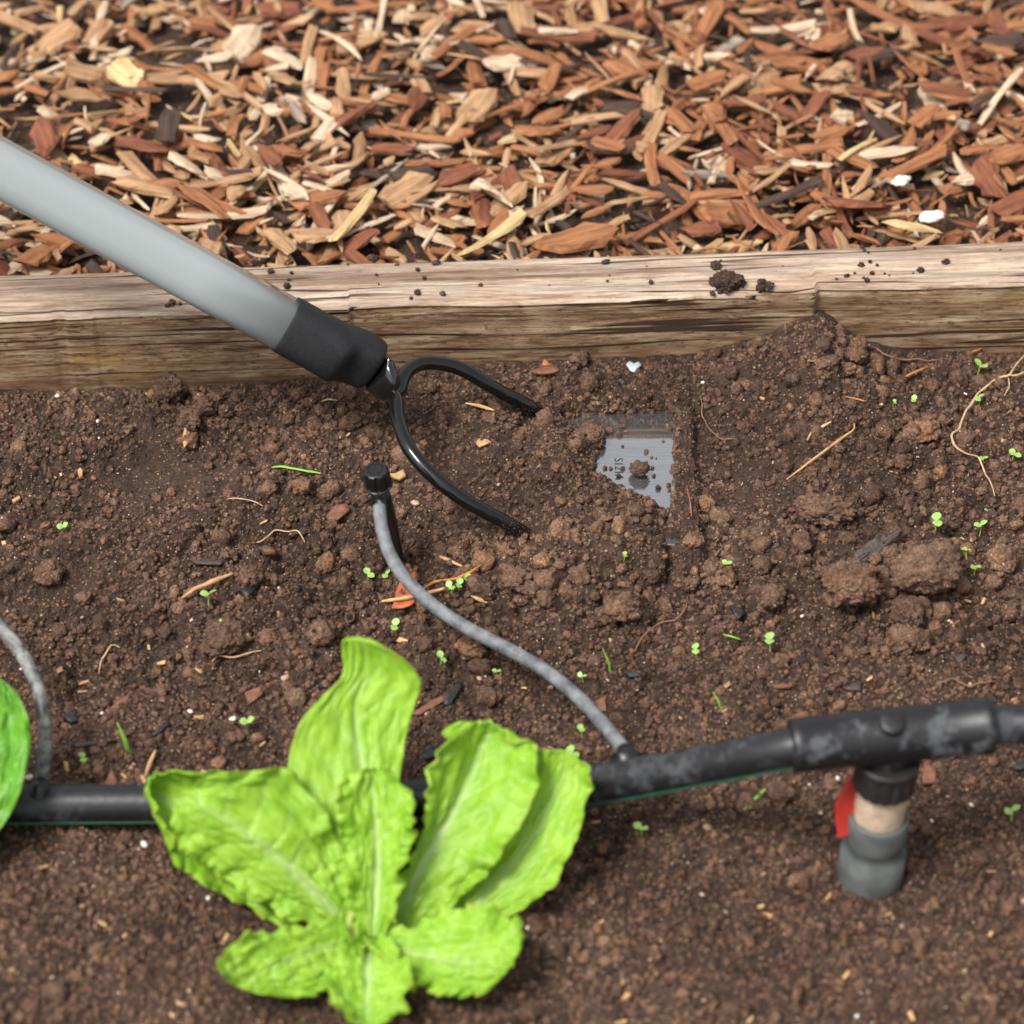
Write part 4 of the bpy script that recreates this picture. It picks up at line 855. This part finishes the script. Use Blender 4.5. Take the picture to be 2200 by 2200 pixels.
# thin film of dust crumbs on blade rim and along the covered edges
# crumbs on the timber board
def z2(l, ox, oy): return [(ox + a * .383, oy + b * .383, r) for a, b, r in l]
bc = z2([(180, 515, 9), (205, 513, 7), (318, 547, 5), (437, 577, 5), (448, 513, 4), (473, 622, 5), (205, 602, 3), (790, 663, 5), (435, 705, 7), (578, 712, 6), (400, 735, 4), (995, 575, 2), (1512, 604, 2), (1722, 555, 2), (1745, 646, 5), (1500, 638, 3), (1175, 661, 2), (45, 547, 3), (218, 655, 2)], 730, 360) + \
     z2([(200, 560, 12), (345, 660, 11), (460, 655, 10), (455, 685, 10), (505, 670, 9), (490, 690, 6), (205, 613, 6), (175, 625, 4), (1022, 447, 5), (1035, 468, 4), (1060, 478, 3), (1090, 428, 4), (1068, 530, 4), (1022, 553, 7), (1108, 552, 4), (982, 595, 3), (938, 613, 6), (1080, 598, 6), (1052, 638, 6), (1032, 625, 4), (880, 630, 4), (1150, 598, 3), (1350, 582, 8), (1318, 457, 4), (1310, 597, 3), (1175, 610, 3), (230, 525, 3), (580, 555, 2), (1800, 465, 3), (1750, 405, 3), (185, 712, 6), (860, 440, 2), (135, 463, 2)], 1460, 360) + \
     z2([(1430, 540, 9), (1520, 587, 7), (1620, 540, 8), (1610, 670, 8), (1635, 593, 4), (1620, 632, 4), (965, 765, 8), (1010, 768, 4), (940, 780, 5)], 0, 360)
for i, (x, y, r) in enumerate(bc):
    p = on_beam(x, y); place('soil_crumb', blob_mesh('soil_crumb', r / 4150, (1, .9, .8), i + 200, 3, .5, 1.6, .1), M['dark_soil'], p + Vector((0, 0, r / 4150 * .45)), i, 'dark soil crumb scattered on the timber board top', 'soil crumb', 'crumbs on the timber board')
p = on_beam(1460 + 262 * .383, 360 + 665 * .383); place('soil_clod', blob_mesh('soil_clod', .0062, (1.25, .9, .75), 301, 5, .4, 1.4, .14), M['dark_soil'], p + Vector((0, 0, .003)), 0, 'dark crumbly clod sitting on top of the timber board', 'soil clod')
for x, y, r, l in ((730 + 540 * .383, 360 + 541 * .383, 9, 'black charcoal flake on the timber board near scattered crumbs'), (730 + 1492 * .383, 360 + 535 * .383, 9, 'oval black charcoal flake alone on the timber board'), (1460 + 1493 * .383, 360 + 535 * .383, 9, 'upright black charcoal bit on the timber board past the crumbs')):
    p = on_beam(x, y); place('charcoal_bit', blob_mesh('charcoal_bit', r / 4200, (1.2, .8, .6), int(x), 2, .4, 1.5, 0, False), M['charcoal'], p + Vector((0, 0, .0008)), .4, l, 'charcoal bit')

# ================================================================== SEEDLINGS
def cot_mesh(l, w):
    V = []; n = 7
    for i in range(n):
        s = i / (n - 1); ww = w * math.sin(math.pi * min(1, s * .92 + .06)) ** .7; z = l * .16 * math.sin(s * 2.2)
        V += [(s * l, -ww, z + .12 * w), (s * l, 0, z), (s * l, ww, z + .12 * w)]
    F = [(i * 3 + k, (i + 1) * 3 + k, (i + 1) * 3 + k + 1, i * 3 + k + 1) for i in range(n - 1) for k in range(2)]
    return mesh('cotyledon', V, F)
COT = cot_mesh(.0048, .0024); COT.materials.append(M['sprout'])
STEM = tube_mesh('stem', [(0, 0, -.004), (.0004, 0, .002), (0, 0, .0075)], .00042, 6, 8); STEM.materials.append(M['sprout_stem'])
sl = [('two-leaved seedling sprouting close to the timber board', 'seedlings by the board', [(2098, 786, 1.15)]),
      ('small seedling sprouting alongside the long pale root', 'seedlings by the pale root', [(2102, 858, .9), (2112, 978, .7), (2175, 977, .9), (1965, 862, .8), (1918, 865, .5)]),
      ('fresh green seedling sprouting between the largest clod and the bed edge', 'seedlings by the clods', [(2010, 1122, 1.25), (2104, 1133, 1.0), (2122, 1094, .6), (2076, 1188, .8), (2092, 1222, .8)]),
      ('tiny seedling sprouting in the soil in front of the hoe blade', 'seedlings before the blade', [(1340, 1195, .6), (1561, 1213, .7)]),
      ('tiny seedling sprouting around the red dead leaf', 'seedlings by the red leaf', [(790, 1233, .9), (834, 1238, .8), (972, 1262, .9), (986, 1254, .9), (1000, 1246, .8), (850, 1343, 1.0)]),
      ('small seedling sprouting between the drip tube and the tee', 'seedlings before the tee', [(1655, 1380, 1.2), (1497, 1398, .95), (1252, 1455, .65), (1250, 1570, .8)]),
      ('small seedling sprouting between the lettuce and the drip tube', 'seedlings by the lettuce', [(946, 1412, .9), (1068, 1444, .6), (1230, 1622, 1.1)]),
      ('small seedling sprouting among litter behind the hose and lettuce', 'seedlings behind the hose', [(537, 1548, 1.0), (178, 1632, .9), (475, 1345, 1.0), (450, 1282, 1.1), (140, 1128, .8)]),
      ('pale seedling sprouting in front of the hose by the upright pipe', 'seedlings before the hose', [(1378, 1778, 1.0), (2172, 1745, 1.1)])]
for lab, grp, lst in sl:
    for px, py, s in lst:
        p = on_soil(px, py + 16 * s); s *= .8; o = empty('seedling', p); tag(o, lab, 'seedling', grp); o.scale = (s,) * 3; o.rotation_euler = (rng.normal(0, .12), rng.normal(0, .12), rng.uniform(0, 6.28))
        link('stem', STEM, None, o)
        for k in range(2):
            c = link('cotyledon', COT, None, o); c.location = (0, 0, .0072); c.rotation_euler = (rng.uniform(-.5, .1), rng.uniform(-.35, .15), k * math.pi + rng.uniform(-.5, .5))

# ================================================================== GRASS, ROOTS, STRAW, BARK AND LEAF LITTER
def strand(name, pxs, r, m, label, cat, lift=.0012, sides=8, taper=True, flat=None, group=None):
    stiff = name != 'root'; jit = .2 if stiff else 1.3; q = []
    for (x0, y0), (x1, y1) in zip(pxs[:-1], pxs[1:]):
        k = max(1, int(math.hypot(x1 - x0, y1 - y0) / 16))
        q += [(x0 + (x1 - x0) * t / k + (rng.normal(0, jit) if t else 0), y0 + (y1 - y0) * t / k + (rng.normal(0, jit) if t else 0)) for t in range(k)]
    pxs = q + [pxs[-1]]; r *= .78
    pts = [on_soil(x, y, lift * rng.uniform(.8, 1.5)) for x, y in pxs]
    zs = [p.z for p in pts]
    if stiff:
        n_ = len(pts) - 1; lin = [zs[0] + (zs[-1] - zs[0]) * i / n_ for i in range(n_ + 1)]; up = max(0, max(a - b for a, b in zip(zs, lin))) * .75
        for i in range(n_ + 1): pts[i] = at_z(*pxs[i], lin[i] + up * (.5 + .5 * math.sin(math.pi * i / n_)))
    for i in range(1, len(pts) - 1): pts[i].z = pts[i].z if stiff else max(pts[i].z, (zs[i - 1] + zs[i + 1]) / 2)
    rr = [r * rng.uniform(.75, 1.2) * (1 - .55 * abs(2 * i / (len(pts) - 1) - 1) ** 2) if taper else r for i in range(len(pts))]
    return put(name, tube_mesh(name, pts, rr, sides, len(pts) * 6, flat=flat), M[m], label, cat, group)
strand('leaf_sliver', [(583, 1004), (605, 1002), (640, 1008), (690, 1017)], .0011, 'grass', 'cut green grass blade lying on soil left of the emitter cap', 'grass blade', .002, flat=.5)
strand('leaf_sliver', [(1598, 1740), (1620, 1718), (1645, 1694)], .0013, 'grass', 'yellow-green leaf sliver lying between the hose and the upright pipe', 'grass blade', .002, flat=.5)
strand('leaf_sliver', [(1553, 1363), (1572, 1368), (1592, 1374)], .0006, 'grass', 'thin pale green sliver lying by the two seedlings before the tee', 'grass blade', .0015)
for px, py, l, n in ((276, 1612, .016, 'short upright grass shoot between the hose and the flattened clod'), (1312, 1442, .013, 'upright yellow-green grass shoot beside the grey drip tube'), (1549, 1520, .008, 'tiny grass shoot in front of the tee among bark bits'), (478, 1690, .007, 'tiny grass shoot tucked against the hose')):
    p = on_soil(px, py); put('green_shoot', tube_mesh('grass_shoot', [p + Vector((0, 0, -.003)), p + Vector((-.001, 0, l * .4)), p + Vector((-.004, .002, l))], [.0010, .0011, .0003], 8, 14, flat=.5), M['grass'], n, 'grass shoot')
strand('root', [(2260, 700), (2200, 765), (2168, 806), (2135, 818), (2100, 850), (2075, 890), (2060, 922), (2044, 942), (2052, 958), (2075, 974), (2100, 985), (2118, 1020), (2137, 1066)], .00080, 'root', 'long pale branching root winding over the soil', 'root', .0035)
strand('root', [(2166, 807), (2185, 806), (2230, 798)], .0007, 'root', 'pale root branch running towards the bed end from the long root', 'root', .0035)
strand('root', [(2166, 808), (2168, 830), (2158, 850)], .0006, 'root', 'short pale root branch hanging from the long root', 'root', .003)
for lab, m, r, l in (
    ('long tan straw lying diagonally across soil beyond the hoe blade', 'straw', .0010, [(1690, 1030), (1750, 985), (1800, 948), (1834, 922), (1835, 905)]),
    ('short pale straw piece above the long tan straw', 'root', .0012, [(1734, 946), (1760, 922), (1786, 906)]),
    ('bright orange twig stuck in soil near the timber board', 'orange_twig', .0010, [(1931, 817), (1960, 802), (1994, 787)]),
    ('tiny orange twig at the foot of the timber board', 'orange_twig', .0009, [(2085, 758), (2098, 753), (2112, 747)]),
    ('short orange twig below the coarse soil heap', 'orange_twig', .0008, [(1817, 852), (1840, 857), (1858, 862)]),
    ('thin brown root arching beside the far corner of the blade', 'red_root', .0005, [(1505, 852), (1508, 890), (1525, 925), (1548, 942), (1580, 942)]),
    ('thin wavy pale root on soil left of the emitter stake', 'root', .0006, [(540, 1158), (560, 1163), (578, 1158), (592, 1143), (618, 1140), (640, 1150), (655, 1164)]),
    ('thick splintered straw lying left of the emitter by a seedling', 'straw', .0017, [(392, 1284), (420, 1265), (460, 1248), (500, 1232)]),
    ('thin red root curving on soil in front of the blade', 'red_root', .0006, [(1362, 1402), (1385, 1362), (1420, 1338), (1452, 1330), (1472, 1308), (1478, 1278)]),
    ('curved orange leaf stalk next to the green seedling cluster', 'orange_twig', .0010, [(905, 1268), (935, 1250), (980, 1243), (1010, 1230), (1042, 1208)]),
    ('pale pinkish stick in front of the near hoe arm', 'straw', .0012, [(932, 1190), (960, 1202), (993, 1217)]),
    ('yellow flat straw lying under the grey drip tube', 'straw', .0015, [(820, 1292), (870, 1285), (920, 1274), (955, 1264)]),
    ('short tan sliver right of the dead red leaf', 'straw', .0012, [(1012, 1280), (1030, 1288), (1047, 1295)]),
    ('thin pale root on soil near the left tip of the grass blade', 'root', .0005, [(488, 1072), (520, 1072), (545, 1078), (565, 1086)]),
    ('white thread-like root in front of the near ferrule edge', 'root', .0005, [(690, 862), (705, 858), (725, 860)]),
    ('hooked tan root behind the hose and smooth leaf', 'root', .0006, [(212, 1445), (225, 1408), (240, 1386), (258, 1390)]),
    ('pink peeled stick standing in litter behind the hose', 'straw', .0015, [(312, 1668), (322, 1640), (334, 1612)]),
    ('fine root trailing down the coarse soil heap', 'red_root', .0005, [(1790, 735), (1805, 760), (1812, 780)]),
    ('fine tan root below the timber board beyond the heap', 'red_root', .0006, [(1865, 748), (1900, 762), (1935, 775), (1990, 775), (2018, 772)]),
    ('fine root on soil at the near end of the blade edge', 'red_root', .0005, [(1475, 1045), (1482, 1075), (1486, 1110)]),
    ('wiry brown root under the flattened clod', 'root', .0006, [(455, 1422), (470, 1415), (500, 1412), (530, 1405), (562, 1398)]),
    ('thin red root on soil behind the tee', 'red_root', .0006, [(2010, 1470), (2045, 1462), (2085, 1475), (2120, 1466), (2145, 1462)]),
    ('pale sliver on the mound between the hoe arms', 'straw', .0010, [(1000, 866), (1025, 871), (1062, 882)]),
    ('fine hair root crossing the mound beside the blade', 'red_root', .0004, [(1165, 970), (1190, 955), (1212, 951)])):
    strand('twig' if m in ('straw', 'orange_twig') else 'root', l, r, m, lab, 'twig' if m in ('straw', 'orange_twig') else 'root', r * 1.1 + .001, 8)
def flake(name, outline, th, m, label, cat, lift=.002, curl=.002, z=None):
    """flat curled piece traced from its outline"""
    pts = [on_soil(x, y, lift) for x, y in outline]; c = sum(pts, Vector()) / len(pts); zc = c.z; V = []
    for p in pts: d = (Vector((p.x, p.y, 0)) - Vector((c.x, c.y, 0))).length; V.append(Vector((p.x, p.y, zc + curl * math.sin(p.x * 900) * .5 + curl * (d / .01) ** 2 * .5)))
    n = len(V); mid = [v.lerp(Vector((c.x, c.y, zc)), .5) for v in V]
    VV_ = V + mid + [Vector((c.x, c.y, zc))]; F = []
    for i in range(n):
        k = (i + 1) % n; F += [(i, k, n + k, n + i), (n + i, n + k, 2 * n)]
    me = mesh(name, VV_, F); o = put(name, me, M[m], label, cat); md = o.modifiers.new('t', 'SOLIDIFY'); md.thickness = th; md.offset = 0; return o
flake('dead_leaf', [(842, 1318), (846, 1290), (850, 1268), (862, 1256), (876, 1242), (892, 1238), (897, 1255), (893, 1275), (890, 1300), (880, 1315), (862, 1322)], .0006, 'redleaf', 'red-brown dead leaf lying under the grey drip tube', 'dead leaf', .003, .004)
flake('bark_flake', [(1140, 803), (1160, 792), (1178, 786), (1198, 790), (1201, 796), (1190, 805), (1165, 808)], .0016, 'bark', 'orange-red bark flake on soil at the foot of the timber board', 'bark flake', .003, .001)
flake('bark_flake', [(1165, 786), (1168, 774), (1177, 775), (1180, 786)], .0014, 'orange_twig', 'tiny orange bark bit touching the orange-red bark flake', 'bark flake', .004, .001)
flake('pale_flake', [(1345, 783), (1352, 772), (1362, 782), (1372, 777), (1378, 785), (1366, 795), (1363, 805), (1356, 800)], .0008, 'flake', 'bluish-white papery flake on soil near the timber board', 'flake', .003, .001)
flake('bark_flake', [(700, 1110), (720, 1095), (745, 1085), (752, 1092), (742, 1110), (715, 1122)], .0012, 'bark', 'tan-red bark sliver left of the emitter cap', 'bark flake', .003, .002)
p = on_soil(1878, 1192); bs = place('bark_flake', blob_mesh('bark_flake', .0145, (1.0, .30, .20), 8, 5, .34, 1.6, .16), M['darkbark'], p + Vector((0, 0, .004)), R(38), 'dark grooved bark strip propped above the largest clod', 'bark strip'); bs.rotation_euler = (.25, -.12, R(38))
flake('bark_flake', [(395, 962), (392, 945), (396, 920), (402, 915), (401, 940), (406, 952)], .001, 'straw', 'small tan flake stuck to a clod near the timber board', 'bark flake', .006, .001)
flake('bark_flake', [(1022, 957), (1030, 948), (1048, 943), (1056, 948), (1042, 956), (1030, 963)], .0012, 'straw', 'small tan flake on the mound between the hoe arms', 'bark flake', .002, .001)
flake('bark_flake', [(838, 1030), (850, 1014), (868, 1010), (872, 1022), (858, 1034)], .002, 'straw', 'crumpled tan flake right of the emitter cap', 'bark flake', .003, .002)
lit = [('darkbark', [(160, 1600), (248, 1588), (250, 1594), (165, 1608)], 'straight black bark strip behind the hose'), ('charcoal', [(325, 1582), (360, 1548), (366, 1552), (340, 1580)], 'slanting dark bark splinter behind the lettuce'), ('charcoal', [(952, 1508), (985, 1468), (995, 1472), (965, 1510)], 'black charred splinter right of the tall lettuce leaf'), ('bark', [(885, 1535), (925, 1505), (965, 1490), (962, 1500), (900, 1535)], 'reddish-brown bark splinter beside the tall lettuce leaf'),
       ('charcoal', [(905, 1620), (925, 1608), (945, 1615), (935, 1630), (915, 1630)], 'round black charcoal piece between lettuce leaves'), ('bark', [(1280, 1505), (1300, 1500), (1303, 1530), (1285, 1525)], 'red bark square touching the grey drip tube'), ('bark', [(1055, 1495), (1070, 1487), (1080, 1500), (1068, 1510)], 'purplish bark bit left of the grey drip tube'), ('bark', [(525, 1490), (560, 1475), (565, 1490), (535, 1515)], 'pinkish bark piece behind the lettuce'),
       ('charcoal', [(135, 1540), (160, 1525), (170, 1545), (150, 1555)], 'black flat charcoal piece beside the stained tube'), ('bark', [(245, 1510), (278, 1490), (280, 1496), (250, 1515)], 'slim red bark sliver beside the hooked root'), ('charcoal', [(1568, 1310), (1590, 1302), (1602, 1318), (1585, 1330)], 'angular charcoal flake in front of the blade'), ('darkbark', [(1810, 1475), (1850, 1465), (1848, 1485), (1820, 1482)], 'dark fan-shaped bark shred behind the tee'),
       ('bark', [(1660, 1475), (1698, 1472), (1698, 1478), (1662, 1480)], 'thin maroon bark sliver behind the tee'), ('darkbark', [(2050, 1415), (2070, 1405), (2078, 1412), (2060, 1425)], 'small blackish flake near the bed end'), ('bark', [(225, 1690), (240, 1660), (252, 1675), (245, 1700)], 'brown bark flake leaning on the hose'), ('charcoal', [(310, 1690), (320, 1665), (342, 1682), (338, 1700)], 'black charcoal flake leaning on the hose near lettuce'),
       ('bark', [(1690, 1545), (1730, 1530), (1740, 1540), (1700, 1552)], 'brown bark strip just behind the tee'), ('bark', [(1980, 1690), (1985, 1640), (2012, 1655), (2010, 1680)], 'brown bark chunk right of the ribbed collar'), ('charcoal', [(2170, 1652), (2205, 1628), (2210, 1650), (2190, 1656)], 'black flat flake below the hose right of the tee'), ('charcoal', [(1345, 1440), (1372, 1445), (1380, 1455), (1350, 1455)], 'oval black charcoal piece right of the grass shoot'),
       ('darkbark', [(410, 1205), (440, 1200), (480, 1205), (475, 1215), (420, 1215)], 'dark bark strip left of the emitter'), ('charcoal', [(515, 1270), (545, 1258), (555, 1262), (530, 1276)], 'black splinter near the thick splintered straw'), ('bark', [(1290, 1120), (1310, 1108), (1320, 1118)], 'small red flake on the ridge before the blade')]
for i, (m, l, lab) in enumerate(lit): flake('bark_flake' if m != 'charcoal' else 'charcoal_bit', l, .0014, m, lab, 'bark flake' if m != 'charcoal' else 'charcoal bit', .002, .0012)
pl = [(1992, 1224, 7, 'white', 'tiny white snail shell beside the largest clod'), (2152, 948, 6, 'pebble', 'pale oval pebble beside the long root'), (2090, 1160, 7, 'pebble', 'pale yellow seed-like pebble below the seedlings'), (2145, 1250, 7, 'pebble', 'split pale husk near the bed end'), (1798, 1676, 7, 'white', 'cream pebble left of the ribbed collar'), (1517, 1778, 9, 'pebble', 'tan pebble in front of the hose'), (60, 1672, 8, 'white', 'white pebble beside the smooth leaf and hose'), (310, 1815, 7, 'white', 'white pebble in front of the hose by the lettuce'),
      (500, 1545, 7, 'white', 'short white chip behind the lettuce near a seedling'), (408, 1528, 5, 'white', 'small white grain behind the lettuce'), (613, 1457, 8, 'pebble', 'orange-tan pebble behind the tall lettuce leaf'), (218, 1531, 5, 'white', 'white grain beside the stained drip tube'), (1030, 1458, 5, 'pebble', 'pinkish pebble by the drip tube and lettuce'), (1182, 1478, 6, 'pebble', 'pinkish pebble touching the drip tube'), (2085, 1728, 6, 'white', 'cream pebble right of the upright pipe'), (1290, 1720, 6, 'white', 'white pebble under the hose near the lettuce'), (892, 1082, 8, 'pebble', 'pale tan pebble right of the emitter stake'), (123, 850, 5, 'white', 'white grain at the foot of the timber board')]
for x, y, r, m, l in pl:
    p = on_soil(x, y); place('pebble', blob_mesh('pebble', r / 4500, (1.25, .9, .75), int(x), 3, .25, 1.2, .03), M[m], p + Vector((0, 0, r / 4500 * .3)), x, l, 'pebble')
# fine litter nobody could count
V, F, MI = [], [], []; LM = ['straw', 'bark', 'charcoal', 'pebble', 'darkbark', 'root', 'white']
for i in range(1500):
    x = rng.uniform(-.3, .3); y = -.34 + .44 * rng.random() ** 1.5; px, py = pix(x, y, 0)
    if 1170 < px < 1510 and 860 < py < 1210: continue
    if py < 1250 and rng.random() < .55: continue
    v = (x - BA.x) * BN.x + (y - BA.y) * BN.y
    if v > -.004: continue
    k = int(rng.choice(7, p=[.14, .20, .26, .20, .12, .03, .05])); l = rng.uniform(.0012, .0042) * (1.6 if k in (0, 5) else 1); w = l * rng.uniform(.2, .5) if k != 3 and k != 6 else l * .7
    if k in (3, 6): l *= .55; w *= .6
    t = min(w, l) * .45; m3 = Euler((rng.normal(0, .5), rng.normal(0, .4), rng.uniform(0, 6.28))).to_matrix(); c = Vector((x, y, float(H(x, y)) + t * .6 + .0004)); b0 = len(V)
    for dx, dy, dz in ((-1, -.6, -1), (.8, -1, -1), (1, .7, -1), (-.7, 1, -1), (-.9, -.5, 1), (.7, -.9, .8), (.9, .5, 1), (-.6, .8, .9)): V.append(c + m3 @ Vector((dx * l / 2 * rng.uniform(.7, 1.1), dy * w / 2, dz * t / 2)))
    F += [tuple(b0 + q for q in f) for f in ((3, 2, 1, 0), (4, 5, 6, 7), (0, 1, 5, 4), (1, 2, 6, 5), (2, 3, 7, 6), (3, 0, 4, 7))]; MI += [k] * 6
me = mesh('soil_litter', V, F, False)
for m in LM: me.materials.append(M[m])
me.polygons.foreach_set('material_index', MI); tag(link('soil_litter', me), 'fine bits of bark, straw and grit strewn over the soil', kind='stuff')
